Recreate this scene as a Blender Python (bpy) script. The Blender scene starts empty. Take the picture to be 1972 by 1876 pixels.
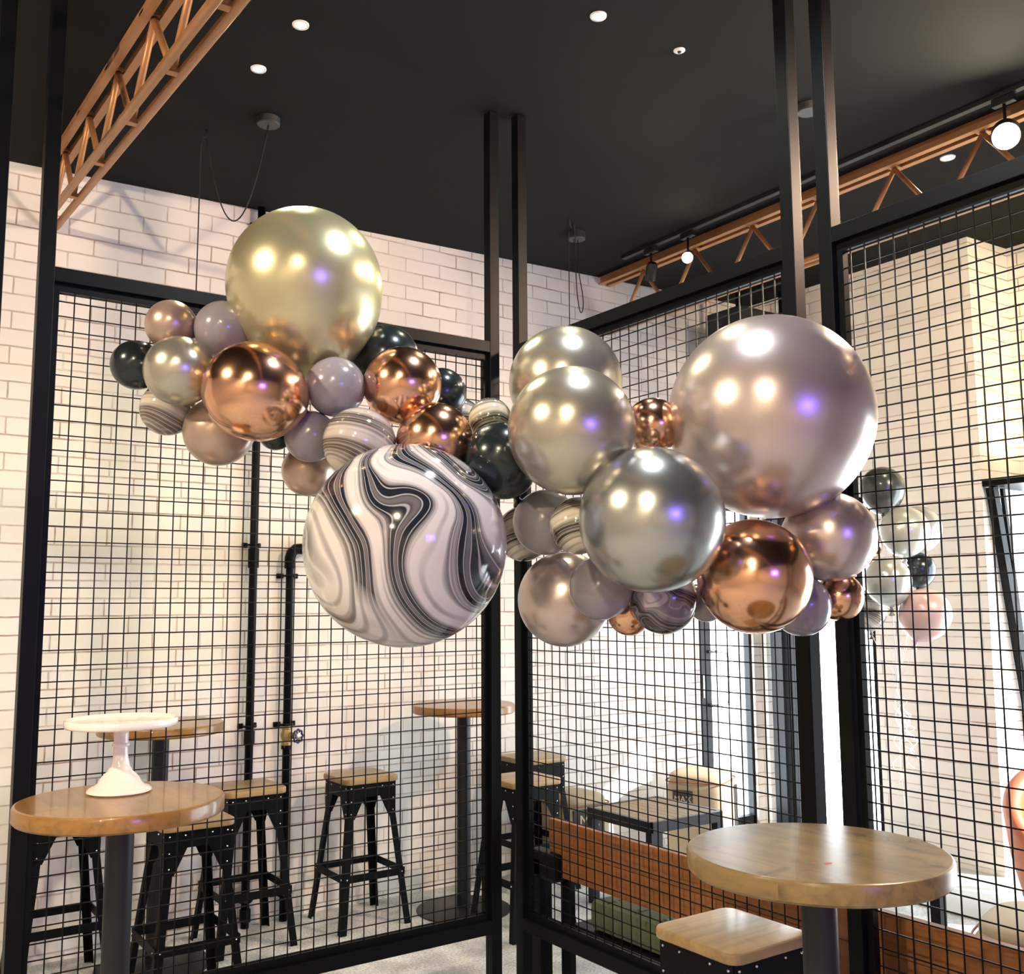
import bpy, bmesh, math, random
from mathutils import Vector, Matrix

# ------------------------------------------------------------------ camera, world, light, exposure
PI = math.pi
scn = bpy.context.scene
col = scn.collection
H = 1.6
pitch, roll = 0.1167, -0.0059
Rv = Vector((0.8207, -0.5714, 0.0)); Fh = Vector((0.5714, 0.8207, 0.0)); Zv = Vector((0, 0, 1))
Fv = Fh*math.cos(pitch) + Zv*math.sin(pitch)
Uv = -Fh*math.sin(pitch) + Zv*math.cos(pitch)
CX = Rv*math.cos(roll) + Uv*math.sin(roll)
CY = -Rv*math.sin(roll) + Uv*math.cos(roll)
cam_d = bpy.data.cameras.new('camera')
cam_d.sensor_width = 36.0
cam_d.lens = 36.0*1935.5/1972.0
cam_d.clip_start = 0.02
cam = bpy.data.objects.new('camera', cam_d)
col.objects.link(cam)
cam.matrix_world = Matrix(((CX.x, CY.x, -Fv.x, 0), (CX.y, CY.y, -Fv.y, 0), (CX.z, CY.z, -Fv.z, H), (0, 0, 0, 1)))
scn.camera = cam

scn.view_settings.view_transform = 'Standard'
scn.view_settings.look = 'None'
scn.view_settings.gamma = 1.0
scn.view_settings.use_curve_mapping = False
scn.view_settings.exposure = 1.3

w = bpy.data.worlds.new('overcast_sky'); scn.world = w; w.use_nodes = True
bg = w.node_tree.nodes['Background']
bg.inputs['Color'].default_value = (0.86, 0.94, 1.0, 1)
bg.inputs['Strength'].default_value = 4.2

def light(name, kind, loc, power, color, size=0.05, target=None, spot=None, blend=0.6, sizey=None):
    d = bpy.data.lights.new(name, kind); d.energy = power; d.color = color
    if kind == 'AREA':
        d.size = size
        if sizey: d.shape = 'RECTANGLE'; d.size_y = sizey
    elif kind == 'SUN':
        d.angle = size
    else:
        d.shadow_soft_size = size
    if kind == 'SPOT':
        d.spot_size = spot or 1.5; d.spot_blend = blend
    o = bpy.data.objects.new(name, d); col.objects.link(o); o.location = loc
    if target is not None:
        o.rotation_euler = (Vector(target)-Vector(loc)).to_track_quat('-Z', 'Y').to_euler()
    return o

# afternoon sun falling through the street windows on the right
light('sun', 'SUN', (9, 0, 6), 5.0, (1.0, 0.95, 0.88), 0.02, target=(9-1.0, 0+1.6, 6-0.9))
# window openings as sky portals
for nm, loc, tg, sx, sy in (('window_portal_a', (5.45, 5.3, 1.2), (5.45, 0, 1.2), 0.6, 2.4),
                            ('window_portal_b', (6.0, 4.5, 1.15), (0, 4.5, 1.15), 0.95, 2.3),
                            ('window_portal_c', (6.0, 1.9, 1.15), (0, 1.9, 1.15), 2.9, 2.3)):
    p = light(nm, 'AREA', loc, 1.0, (1, 1, 1), sx, target=tg, sizey=sy)
    p.data.cycles.is_portal = True

# ------------------------------------------------------------------ helpers
def tag(o, label=None, cat=None, group=None, kind=None):
    if label: o['label'] = label
    if cat: o['category'] = cat
    if group: o['group'] = group
    if kind: o['kind'] = kind
    return o

def obj(name, bm, mats, parent=None, smooth=None, loc=None):
    me = bpy.data.meshes.new(name)
    bm.normal_update()
    bm.to_mesh(me); bm.free()
    for m in (mats if isinstance(mats, (list, tuple)) else [mats]): me.materials.append(m)
    if smooth is not None:
        for p in me.polygons: p.use_smooth = True
        if smooth < 3:
            try: me.set_sharp_from_angle(angle=smooth)
            except Exception: pass
    o = bpy.data.objects.new(name, me); col.objects.link(o)
    if parent: o.parent = parent
    if loc is not None: o.location = loc
    return o

def thing(name, label, cat, loc=(0, 0, 0), group=None, rz=0):
    o = bpy.data.objects.new(name, None); col.objects.link(o); o.empty_display_size = 0.1
    o.location = loc; o.rotation_euler = (0, 0, rz)
    return tag(o, label, cat, group)

def copy_tree(o, loc, label, group=None, rz=None):
    r = o.copy(); col.objects.link(r); r.location = loc; r['label'] = label
    if group: r['group'] = group
    if rz is not None: r.rotation_euler = (0, 0, rz)
    for ch in list(o.children):
        c = ch.copy(); col.objects.link(c); c.parent = r
        for g in list(ch.children):
            d = g.copy(); col.objects.link(d); d.parent = c
    return r

def BM(): return bmesh.new()

def box(bm, x0, x1, y0, y1, z0, z1, bev=0.0, mi=0):
    vs = [bm.verts.new((x, y, z)) for x in (x0, x1) for y in (y0, y1) for z in (z0, z1)]
    F = [(0, 1, 3, 2), (4, 6, 7, 5), (0, 4, 5, 1), (2, 3, 7, 6), (0, 2, 6, 4), (1, 5, 7, 3)]
    fs = [bm.faces.new([vs[i] for i in f]) for f in F]
    for f in fs: f.material_index = mi
    if bev > 0:
        es = list({e for f in fs for e in f.edges})
        r = bmesh.ops.bevel(bm, geom=es, offset=bev, segments=2, profile=0.5, affect='EDGES')
        for f in r['faces']: f.material_index = mi
    return bm

def frame_of(d):
    d = Vector(d).normalized()
    a = Vector((0, 0, 1)) if abs(d.z) < 0.9 else Vector((1, 0, 0))
    x = d.cross(a).normalized(); y = d.cross(x).normalized()
    return x, y, d

def tube(bm, pts, r, n=10, caps=True, mi=0, rs=None):
    pts = [Vector(p) for p in pts]
    rings = []
    x = None
    for i, p in enumerate(pts):
        if i == 0: d = pts[1]-pts[0]
        elif i == len(pts)-1: d = pts[-1]-pts[-2]
        else: d = (pts[i+1]-pts[i]).normalized() + (pts[i]-pts[i-1]).normalized()
        d.normalize()
        if x is None: x, y, _ = frame_of(d)
        else:
            x = (x - d*x.dot(d)); x.normalize(); y = d.cross(x).normalized()
        rr = rs[i] if rs else r
        rings.append([bm.verts.new(p + (x*math.cos(2*PI*k/n) + y*math.sin(2*PI*k/n))*rr) for k in range(n)])
    for a, b in zip(rings, rings[1:]):
        for k in range(n):
            f = bm.faces.new((a[k], a[(k+1) % n], b[(k+1) % n], b[k])); f.material_index = mi
    if caps:
        bm.faces.new(rings[0][::-1]).material_index = mi
        bm.faces.new(rings[-1]).material_index = mi
    return bm

def bar(bm, a, b, w, h, up=(0, 0, 1), mi=0):
    """rectangular bar from a to b; w across, h along 'up'"""
    a, b = Vector(a), Vector(b); d = (b-a).normalized()
    x = d.cross(Vector(up)).normalized(); y = x.cross(d).normalized()
    vs = []
    for p in (a, b):
        for sx, sy in ((-1, -1), (1, -1), (1, 1), (-1, 1)):
            vs.append(bm.verts.new(p + x*sx*w/2 + y*sy*h/2))
    for f in ((0, 3, 2, 1), (4, 5, 6, 7), (0, 1, 5, 4), (1, 2, 6, 5), (2, 3, 7, 6), (3, 0, 4, 7)):
        bm.faces.new([vs[i] for i in f]).material_index = mi
    return bm

def lathe(bm, prof, n=48, org=(0, 0, 0), axis=None, mi=0, sharp=False):
    """prof: list of (r, z) along the axis"""
    o = Vector(org)
    if axis is None: X, Y, D = Vector((1, 0, 0)), Vector((0, 1, 0)), Vector((0, 0, 1))
    else: X, Y, D = frame_of(axis); Y = D.cross(X)
    rings = []
    for r, z in prof:
        if r < 1e-6: rings.append([bm.verts.new(o + D*z)])
        else: rings.append([bm.verts.new(o + D*z + (X*math.cos(2*PI*k/n)+Y*math.sin(2*PI*k/n))*r) for k in range(n)])
    for a, b in zip(rings, rings[1:]):
        if len(a) == 1 and len(b) == 1: continue
        for k in range(n):
            k2 = (k+1) % n
            if len(a) == 1: f = bm.faces.new((a[0], b[k2], b[k]))
            elif len(b) == 1: f = bm.faces.new((a[k], a[k2], b[0]))
            else: f = bm.faces.new((a[k], a[k2], b[k2], b[k]))
            f.material_index = mi
    return bm

def prism(bm, poly, y0, y1, plane='XZ', mi=0):
    """extrude a polygon given in plane coordinates"""
    def P(a, b, c):
        return {'XZ': (a, c, b), 'YZ': (c, a, b), 'XY': (a, b, c)}[plane]
    A = [bm.verts.new(P(a, b, y0)) for a, b in poly]
    B = [bm.verts.new(P(a, b, y1)) for a, b in poly]
    n = len(poly)
    bm.faces.new(A).material_index = mi
    bm.faces.new(B[::-1]).material_index = mi
    for i in range(n):
        bm.faces.new((A[i], B[i], B[(i+1) % n], A[(i+1) % n])).material_index = mi
    bmesh.ops.recalc_face_normals(bm, faces=bm.faces[:])
    return bm

def ball(bm, c, r, seg=10, mi=0, sc=(1, 1, 1)):
    m = Matrix.Translation(c) @ Matrix.Diagonal((sc[0], sc[1], sc[2], 1))
    r_ = bmesh.ops.create_uvsphere(bm, u_segments=seg, v_segments=max(6, seg//2+2), radius=r, matrix=m)
    for v in r_['verts']:
        for f in v.link_faces: f.material_index = mi
    return bm

# ------------------------------------------------------------------ materials
def newmat(name):
    m = bpy.data.materials.new(name); m.use_nodes = True
    nt = m.node_tree
    return m, nt, nt.nodes['Principled BSDF']

def N(nt, kind, **kw):
    n = nt.nodes.new(kind)
    for k, v in kw.items():
        if k in n.inputs: n.inputs[k].default_value = v
        else: setattr(n, k, v)
    return n

def plain(name, c, rough=0.5, metal=0.0, coat=0.0, spec=0.5, bump=0.0, bscale=200, var=0.0):
    m, nt, b = newmat(name)
    b.inputs['Base Color'].default_value = (*c, 1)
    b.inputs['Roughness'].default_value = rough
    b.inputs['Metallic'].default_value = metal
    b.inputs['Coat Weight'].default_value = coat
    b.inputs['Coat Roughness'].default_value = 0.08
    b.inputs['Specular IOR Level'].default_value = spec
    if bump or var:
        tc = N(nt, 'ShaderNodeTexCoord')
        n = N(nt, 'ShaderNodeTexNoise', Scale=bscale, Detail=3.0)
        nt.links.new(tc.outputs['Object'], n.inputs['Vector'])
        if bump:
            bp = N(nt, 'ShaderNodeBump', Strength=bump, Distance=0.002)
            nt.links.new(n.outputs['Fac'], bp.inputs['Height'])
            nt.links.new(bp.outputs['Normal'], b.inputs['Normal'])
        if var:
            mx = N(nt, 'ShaderNodeMix', data_type='RGBA')
            mx.inputs[6].default_value = (*[x*(1-var) for x in c], 1)
            mx.inputs[7].default_value = (*[min(1, x*(1+var)) for x in c], 1)
            nt.links.new(n.outputs['Fac'], mx.inputs[0])
            nt.links.new(mx.outputs[2], b.inputs['Base Color'])
    return m

def emis(name, c, s):
    m, nt, b = newmat(name)
    b.inputs['Base Color'].default_value = (0.02, 0.02, 0.02, 1)
    b.inputs['Emission Color'].default_value = (*c, 1)
    b.inputs['Emission Strength'].default_value = s
    return m

def brick_mat(name, horiz, paint, mort):
    """painted brickwork; 'horiz' is the world axis that runs along the wall"""
    m, nt, b = newmat(name)
    L = nt.links.new
    tc = N(nt, 'ShaderNodeTexCoord'); sp = N(nt, 'ShaderNodeSeparateXYZ'); cb = N(nt, 'ShaderNodeCombineXYZ')
    L(tc.outputs['Object'], sp.inputs[0])
    L(sp.outputs[horiz], cb.inputs['X']); 
    ad = N(nt, 'ShaderNodeMath', operation='ADD'); ad.inputs[1].default_value = 0.044
    L(sp.outputs['Z'], ad.inputs[0]); L(ad.outputs[0], cb.inputs['Y'])
    # wobble of the joints
    nz = N(nt, 'ShaderNodeTexNoise', Scale=9.0, Detail=2.0)
    L(tc.outputs['Object'], nz.inputs['Vector'])
    vs = N(nt, 'ShaderNodeVectorMath', operation='SUBTRACT'); vs.inputs[1].default_value = (0.5, 0.5, 0.5)
    L(nz.outputs['Color'], vs.inputs[0])
    sc = N(nt, 'ShaderNodeVectorMath', operation='SCALE'); sc.inputs['Scale'].default_value = 0.008
    L(vs.outputs[0], sc.inputs[0])
    va = N(nt, 'ShaderNodeVectorMath', operation='ADD'); L(cb.outputs[0], va.inputs[0]); L(sc.outputs[0], va.inputs[1])
    br = N(nt, 'ShaderNodeTexBrick'); br.offset = 0.5
    L(va.outputs[0], br.inputs['Vector'])
    br.inputs['Scale'].default_value = 1.0
    br.inputs['Mortar Size'].default_value = 0.0042
    br.inputs['Mortar Smooth'].default_value = 0.35
    br.inputs['Brick Width'].default_value = 0.234
    br.inputs['Row Height'].default_value = 0.0843
    br.inputs['Color1'].default_value = (*[x*1.0 for x in paint], 1)
    br.inputs['Color2'].default_value = (*[x*0.94 for x in paint], 1)
    br.inputs['Bias'].default_value = -0.2
    br.inputs['Mortar'].default_value = (*paint, 1)
    # joints are painted over in places: their darkness varies
    n2 = N(nt, 'ShaderNodeTexNoise', Scale=3.1, Detail=4.0, Roughness=0.65)
    L(tc.outputs['Object'], n2.inputs['Vector'])
    rp = N(nt, 'ShaderNodeMapRange'); rp.inputs[1].default_value = 0.36; rp.inputs[2].default_value = 0.62
    rp.inputs[3].default_value = 0.18; rp.inputs[4].default_value = 0.95
    L(n2.outputs['Fac'], rp.inputs[0])
    mu = N(nt, 'ShaderNodeMath', operation='MULTIPLY'); L(br.outputs['Fac'], mu.inputs[0]); L(rp.outputs[0], mu.inputs[1])
    mx = N(nt, 'ShaderNodeMix', data_type='RGBA'); L(mu.outputs[0], mx.inputs[0]); L(br.outputs['Color'], mx.inputs[6])
    mx.inputs[7].default_value = (*mort, 1)
    L(mx.outputs[2], b.inputs['Base Color'])
    b.inputs['Roughness'].default_value = 0.62
    n3 = N(nt, 'ShaderNodeTexNoise', Scale=28.0, Detail=5.0); L(tc.outputs['Object'], n3.inputs['Vector'])
    inv = N(nt, 'ShaderNodeMath', operation='SUBTRACT'); inv.inputs[0].default_value = 1.0; L(br.outputs['Fac'], inv.inputs[1])
    ma = N(nt, 'ShaderNodeMath', operation='MULTIPLY_ADD'); L(n3.outputs['Fac'], ma.inputs[0]); ma.inputs[1].default_value = 0.55
    L(inv.outputs[0], ma.inputs[2])
    bp = N(nt, 'ShaderNodeBump', Strength=0.7, Distance=0.006); L(ma.outputs[0], bp.inputs['Height'])
    L(bp.outputs['Normal'], b.inputs['Normal'])
    return m

def wood_mat(name, c1, c2, c3, axis='X', plank=0.09, rough=0.3, coat=0.3, stain=0.4, spec=0.35):
    """board wood: plank-to-plank tone, long grain, blotchy stains"""
    m, nt, b = newmat(name); L = nt.links.new
    tc = N(nt, 'ShaderNodeTexCoord'); sp = N(nt, 'ShaderNodeSeparateXYZ'); L(tc.outputs['Object'], sp.inputs[0])
    other = 'Y' if axis == 'X' else 'X'
    dv = N(nt, 'ShaderNodeMath', operation='DIVIDE'); L(sp.outputs[other], dv.inputs[0]); dv.inputs[1].default_value = plank
    fl = N(nt, 'ShaderNodeMath', operation='FLOOR'); L(dv.outputs[0], fl.inputs[0])
    wn = N(nt, 'ShaderNodeTexWhiteNoise', noise_dimensions='1D'); L(fl.outputs[0], wn.inputs['W'])
    mp = N(nt, 'ShaderNodeMapping')
    mp.inputs['Scale'].default_value = (2.5, 40, 40) if axis == 'X' else (40, 2.5, 40)
    off = N(nt, 'ShaderNodeVectorMath', operation='ADD'); L(tc.outputs['Object'], off.inputs[0])
    cx = N(nt, 'ShaderNodeCombineXYZ'); m7 = N(nt, 'ShaderNodeMath', operation='MULTIPLY'); L(wn.outputs['Value'], m7.inputs[0]); m7.inputs[1].default_value = 3.0
    L(m7.outputs[0], cx.inputs['X' if axis == 'X' else 'Y']); L(cx.outputs[0], off.inputs[1])
    L(off.outputs[0], mp.inputs['Vector'])
    n1 = N(nt, 'ShaderNodeTexNoise', Scale=1.0, Detail=5.0, Distortion=0.6); L(mp.outputs[0], n1.inputs['Vector'])
    n2 = N(nt, 'ShaderNodeTexNoise', Scale=9.0, Detail=4.0, Distortion=0.5); L(off.outputs[0], n2.inputs['Vector'])
    a = N(nt, 'ShaderNodeMix', data_type='RGBA'); L(wn.outputs['Value'], a.inputs[0])
    a.inputs[6].default_value = (*c1, 1); a.inputs[7].default_value = (*c2, 1)
    r1 = N(nt, 'ShaderNodeMapRange'); L(n1.outputs['Fac'], r1.inputs[0]); r1.inputs[1].default_value = 0.45; r1.inputs[2].default_value = 0.75
    r1.inputs[4].default_value = 0.6
    c = N(nt, 'ShaderNodeMix', data_type='RGBA'); L(r1.outputs[0], c.inputs[0]); L(a.outputs[2], c.inputs[6]); c.inputs[7].default_value = (*c3, 1)
    r2 = N(nt, 'ShaderNodeMapRange'); L(n2.outputs['Fac'], r2.inputs[0]); r2.inputs[1].default_value = 0.55; r2.inputs[2].default_value = 0.75
    r2.inputs[4].default_value = stain
    d = N(nt, 'ShaderNodeMix', data_type='RGBA'); L(r2.outputs[0], d.inputs[0]); L(c.outputs[2], d.inputs[6]); d.inputs[7].default_value = (*[x*0.55 for x in c3], 1)
    L(d.outputs[2], b.inputs['Base Color'])
    b.inputs['Specular IOR Level'].default_value = spec
    b.inputs['Roughness'].default_value = rough; b.inputs['Coat Weight'].default_value = coat; b.inputs['Coat Roughness'].default_value = 0.06
    return m

def marble_mat(name, light_c, mid_c, dark_c, scale, bands, cover, seed, metal=0.0, rough=0.12, stretch=(1, 1, 1), distort=2.2, flow=(0.8, -0.5, 0.35), zone=0.2):
    m, nt, b = newmat(name); L = nt.links.new
    tc = N(nt, 'ShaderNodeTexCoord'); mp = N(nt, 'ShaderNodeMapping'); L(tc.outputs['Object'], mp.inputs['Vector'])
    mp.inputs['Location'].default_value = (seed, seed*0.7, -seed*0.4); mp.inputs['Scale'].default_value = stretch
    w0 = N(nt, 'ShaderNodeTexNoise', Scale=scale*0.7, Detail=0.5); L(mp.outputs[0], w0.inputs['Vector'])
    s0 = N(nt, 'ShaderNodeVectorMath', operation='MULTIPLY_ADD'); L(w0.outputs['Color'], s0.inputs[0])
    s0.inputs[1].default_value = (distort/scale,)*3; L(mp.outputs[0], s0.inputs[2])
    w1 = N(nt, 'ShaderNodeTexNoise', Scale=scale*1.3, Detail=0.5); L(s0.outputs[0], w1.inputs['Vector'])
    s1 = N(nt, 'ShaderNodeVectorMath', operation='MULTIPLY_ADD'); L(w1.outputs['Color'], s1.inputs[0])
    s1.inputs[1].default_value = (distort*0.55/scale,)*3; L(s0.outputs[0], s1.inputs[2])
    dt = N(nt, 'ShaderNodeVectorMath', operation='DOT_PRODUCT'); L(s1.outputs[0], dt.inputs[0]); dt.inputs[1].default_value = flow
    n1 = N(nt, 'ShaderNodeMath', operation='MULTIPLY'); L(dt.outputs['Value'], n1.inputs[0]); n1.inputs[1].default_value = scale*0.30
    # several line families along the contours of one warped field
    def lines(freq, lo, hi, ph=0.0):
        a = N(nt, 'ShaderNodeMath', operation='MULTIPLY_ADD'); L(n1.outputs[0], a.inputs[0]); a.inputs[1].default_value = freq; a.inputs[2].default_value = ph
        s = N(nt, 'ShaderNodeMath', operation='SINE'); L(a.outputs[0], s.inputs[0])
        r = N(nt, 'ShaderNodeMapRange'); L(s.outputs[0], r.inputs[0]); r.inputs[1].default_value = lo; r.inputs[2].default_value = hi
        return r
    broad = lines(bands, -0.2+cover, 0.55+cover)
    fine = lines(bands*4.3, 0.15, 0.95, 1.3)
    hair = lines(bands*9.7, 0.75, 1.0, 0.4)
    n2 = N(nt, 'ShaderNodeTexNoise', Scale=scale*1.1, Detail=1.0); L(s0.outputs[0], n2.inputs['Vector'])
    gate = N(nt, 'ShaderNodeMapRange'); L(n2.outputs['Fac'], gate.inputs[0]); gate.inputs[1].default_value = 0.42; gate.inputs[2].default_value = 0.58
    c1 = N(nt, 'ShaderNodeMix', data_type='RGBA'); L(fine.outputs[0], c1.inputs[0]); c1.inputs[6].default_value = (*dark_c, 1); c1.inputs[7].default_value = (*mid_c, 1)
    hw = N(nt, 'ShaderNodeMath', operation='MULTIPLY'); L(hair.outputs[0], hw.inputs[0]); hw.inputs[1].default_value = 0.6
    c2 = N(nt, 'ShaderNodeMix', data_type='RGBA'); L(hw.outputs[0], c2.inputs[0]); L(c1.outputs[2], c2.inputs[6]); c2.inputs[7].default_value = (*light_c, 1)
    gf = N(nt, 'ShaderNodeMath', operation='MULTIPLY'); L(gate.outputs[0], gf.inputs[0]); L(fine.outputs[0], gf.inputs[1])
    g2 = N(nt, 'ShaderNodeMath', operation='MULTIPLY'); L(gf.outputs[0], g2.inputs[0]); g2.inputs[1].default_value = 0.55
    c0 = N(nt, 'ShaderNodeMix', data_type='RGBA'); L(g2.outputs[0], c0.inputs[0]); c0.inputs[6].default_value = (*light_c, 1); c0.inputs[7].default_value = (*mid_c, 1)
    n3 = N(nt, 'ShaderNodeTexNoise', Scale=scale*0.5, Detail=0.0); 
    of = N(nt, 'ShaderNodeVectorMath', operation='ADD'); of.inputs[1].default_value = (seed*1.7, 3.1, seed); L(s0.outputs[0], of.inputs[0]); L(of.outputs[0], n3.inputs['Vector'])
    wz = N(nt, 'ShaderNodeMapRange'); L(n3.outputs['Fac'], wz.inputs[0]); wz.inputs[1].default_value = zone; wz.inputs[2].default_value = zone+0.05
    bz = N(nt, 'ShaderNodeMath', operation='MULTIPLY'); L(broad.outputs[0], bz.inputs[0]); L(wz.outputs[0], bz.inputs[1])
    line = lines(bands*1.0, 0.93, 0.995, 2.0)
    lm = N(nt, 'ShaderNodeMath', operation='MULTIPLY'); L(line.outputs[0], lm.inputs[0]); lm.inputs[1].default_value = 0.75
    bzz = N(nt, 'ShaderNodeMath', operation='MAXIMUM'); L(bz.outputs[0], bzz.inputs[0]); L(lm.outputs[0], bzz.inputs[1])
    c3 = N(nt, 'ShaderNodeMix', data_type='RGBA'); L(bzz.outputs[0], c3.inputs[0]); L(c0.outputs[2], c3.inputs[6]); L(c2.outputs[2], c3.inputs[7])
    L(c3.outputs[2], b.inputs['Base Color'])
    b.inputs['Roughness'].default_value = rough; b.inputs['Metallic'].default_value = metal
    b.inputs['Coat Weight'].default_value = 0.3; b.inputs['Coat Roughness'].default_value = 0.05
    return m

def glass_mat(name, tint=(1, 1, 1), refl=0.12):
    m, nt, b = newmat(name); L = nt.links.new
    nt.nodes.remove(b)
    out = nt.nodes['Material Output']
    t = N(nt, 'ShaderNodeBsdfTransparent'); t.inputs['Color'].default_value = (*tint, 1)
    g = N(nt, 'ShaderNodeBsdfGlossy'); g.inputs['Roughness'].default_value = 0.02
    mx = N(nt, 'ShaderNodeMixShader'); mx.inputs[0].default_value = 0.05; L(t.outputs[0], mx.inputs[1]); L(g.outputs[0], mx.inputs[2])
    L(mx.outputs[0], out.inputs['Surface'])
    return m

PAINT = (0.80, 0.775, 0.735)
M = {}
M['brick_x'] = brick_mat('painted_brick_back', 'X', PAINT, (0.36, 0.25, 0.19))
M['brick_y'] = brick_mat('painted_brick_right', 'Y', PAINT, (0.36, 0.25, 0.19))
M['plaster'] = plain('warm_plaster', (0.60, 0.54, 0.46), 0.8, var=0.1, bscale=2)
M['ceiling'] = plain('charcoal_ceiling', (0.0115, 0.0115, 0.0105), 0.9, spec=0.15, bump=0.2, bscale=60)
M['steel'] = plain('black_powder_steel', (0.0035, 0.0042, 0.0050), 0.42, 0.0, spec=0.10, bump=0.04, bscale=300)
M['wire'] = plain('black_wire', (0.004, 0.003, 0.003), 0.42, 0.0, spec=0.22)
M['dark_steel'] = plain('charcoal_steel', (0.008, 0.010, 0.013), 0.42, 0.1, spec=0.4)
M['rivet'] = plain('bright_rivet', (0.75, 0.75, 0.75), 0.25, 1.0)
M['copper_paint'] = plain('copper_painted_steel', (0.42, 0.20, 0.085), 0.42, 0.35, var=0.2, bscale=12)
M['white'] = plain('white_glaze', (0.86, 0.82, 0.80), 0.12, coat=0.5)
M['grey_plastic'] = plain('grey_plastic', (0.035, 0.036, 0.034), 0.5)
M['black_plastic'] = plain('black_plastic', (0.012, 0.012, 0.012), 0.45)
M['cable'] = plain('black_cable', (0.006, 0.006, 0.006), 0.7)
M['brass'] = plain('aged_brass', (0.36, 0.27, 0.10), 0.45, 0.7)
M['blue'] = plain('blue_enamel', (0.012, 0.014, 0.06), 0.3)
M['chrome'] = plain('brushed_steel', (0.62, 0.58, 0.54), 0.25, 1.0)
M['green'] = plain('sage_cushion', (0.10, 0.125, 0.075), 0.85, bump=0.3, bscale=400)
M['leather'] = plain('tan_orange_leather', (0.52, 0.145, 0.06), 0.5, var=0.15, bscale=6)
M['hessian'] = plain('hessian', (0.42, 0.34, 0.23), 0.9, bump=0.6, bscale=350, var=0.12)
M['sackprint'] = plain('dark_sack_print', (0.05, 0.045, 0.035), 0.9, var=0.3, bscale=60)
M['letter'] = plain('cream_print', (0.50, 0.44, 0.32), 0.9)
M['piping'] = plain('red_brown_piping', (0.25, 0.09, 0.04), 0.7)
M['foil'] = plain('silver_foil', (0.8, 0.8, 0.82), 0.15, 1.0, bump=0.8, bscale=60)
M['ribbon'] = plain('white_ribbon', (0.85, 0.85, 0.85), 0.25)
M['glass'] = glass_mat('window_glass')
M['concrete'] = plain('pale_concrete', (0.42, 0.43, 0.40), 0.6, var=0.08, bscale=5)
M['pavement'] = plain('pavement', (0.6, 0.6, 0.58), 0.8)
M['table_wood'] = wood_mat('golden_table_wood', (0.30, 0.155, 0.045), (0.22, 0.105, 0.03), (0.12, 0.062, 0.026), 'Y', 0.085, 0.28, 0.22, 0.5)
M['table_wood_pale'] = wood_mat('pale_table_wood', (0.24, 0.165, 0.072), (0.18, 0.125, 0.055), (0.09, 0.072, 0.043), 'Y', 0.085, 0.27, 0.0, 0.8, 0.25)
M['seat_wood'] = wood_mat('stool_seat_wood', (0.36, 0.25, 0.12), (0.26, 0.17, 0.08), (0.15, 0.105, 0.055), 'X', 0.075, 0.34, 0.06, 0.4)
M['bench_wood'] = wood_mat('red_brown_bench_wood', (0.30, 0.12, 0.038), (0.22, 0.08, 0.026), (0.10, 0.038, 0.014), 'Y', 0.4, 0.5, 0.1, 0.3)
M['slat_wood'] = wood_mat('weathered_slat_wood', (0.34, 0.25, 0.15), (0.27, 0.2, 0.12), (0.17, 0.12, 0.07), 'Y', 0.06, 0.6, 0.05, 0.3)
M['bulb'] = emis('warm_bulb', (1.0, 0.76, 0.42), 60)
M['bulb_hot'] = emis('hot_bulb', (1.0, 0.85, 0.62), 260)
M['led'] = emis('downlight_led', (1.0, 0.90, 0.40), 60)
M['coolled'] = emis('cool_led', (0.85, 0.93, 1.0), 40)
M['screen'] = emis('violet_screen', (0.16, 0.10, 1.0), 13)

def carpet_mat():
    m, nt, b = newmat('grey_carpet'); L = nt.links.new
    tc = N(nt, 'ShaderNodeTexCoord')
    n1 = N(nt, 'ShaderNodeTexNoise', Scale=90.0, Detail=4.0); L(tc.outputs['Object'], n1.inputs['Vector'])
    n2 = N(nt, 'ShaderNodeTexNoise', Scale=6.0, Detail=4.0); L(tc.outputs['Object'], n2.inputs['Vector'])
    ad = N(nt, 'ShaderNodeMath', operation='MULTIPLY'); L(n1.outputs['Fac'], ad.inputs[0]); L(n2.outputs['Fac'], ad.inputs[1])
    r = N(nt, 'ShaderNodeMapRange'); L(ad.outputs[0], r.inputs[0]); r.inputs[1].default_value = 0.12; r.inputs[2].default_value = 0.38
    mx = N(nt, 'ShaderNodeMix', data_type='RGBA'); L(r.outputs[0], mx.inputs[0])
    mx.inputs[6].default_value = (0.29, 0.30, 0.305, 1); mx.inputs[7].default_value = (0.74, 0.76, 0.76, 1)
    L(mx.outputs[2], b.inputs['Base Color']); b.inputs['Roughness'].default_value = 0.95
    bp = N(nt, 'ShaderNodeBump', Strength=0.5, Distance=0.004); L(n1.outputs['Fac'], bp.inputs['Height']); L(bp.outputs['Normal'], b.inputs['Normal'])
    return m
M['carpet'] = carpet_mat()

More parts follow.
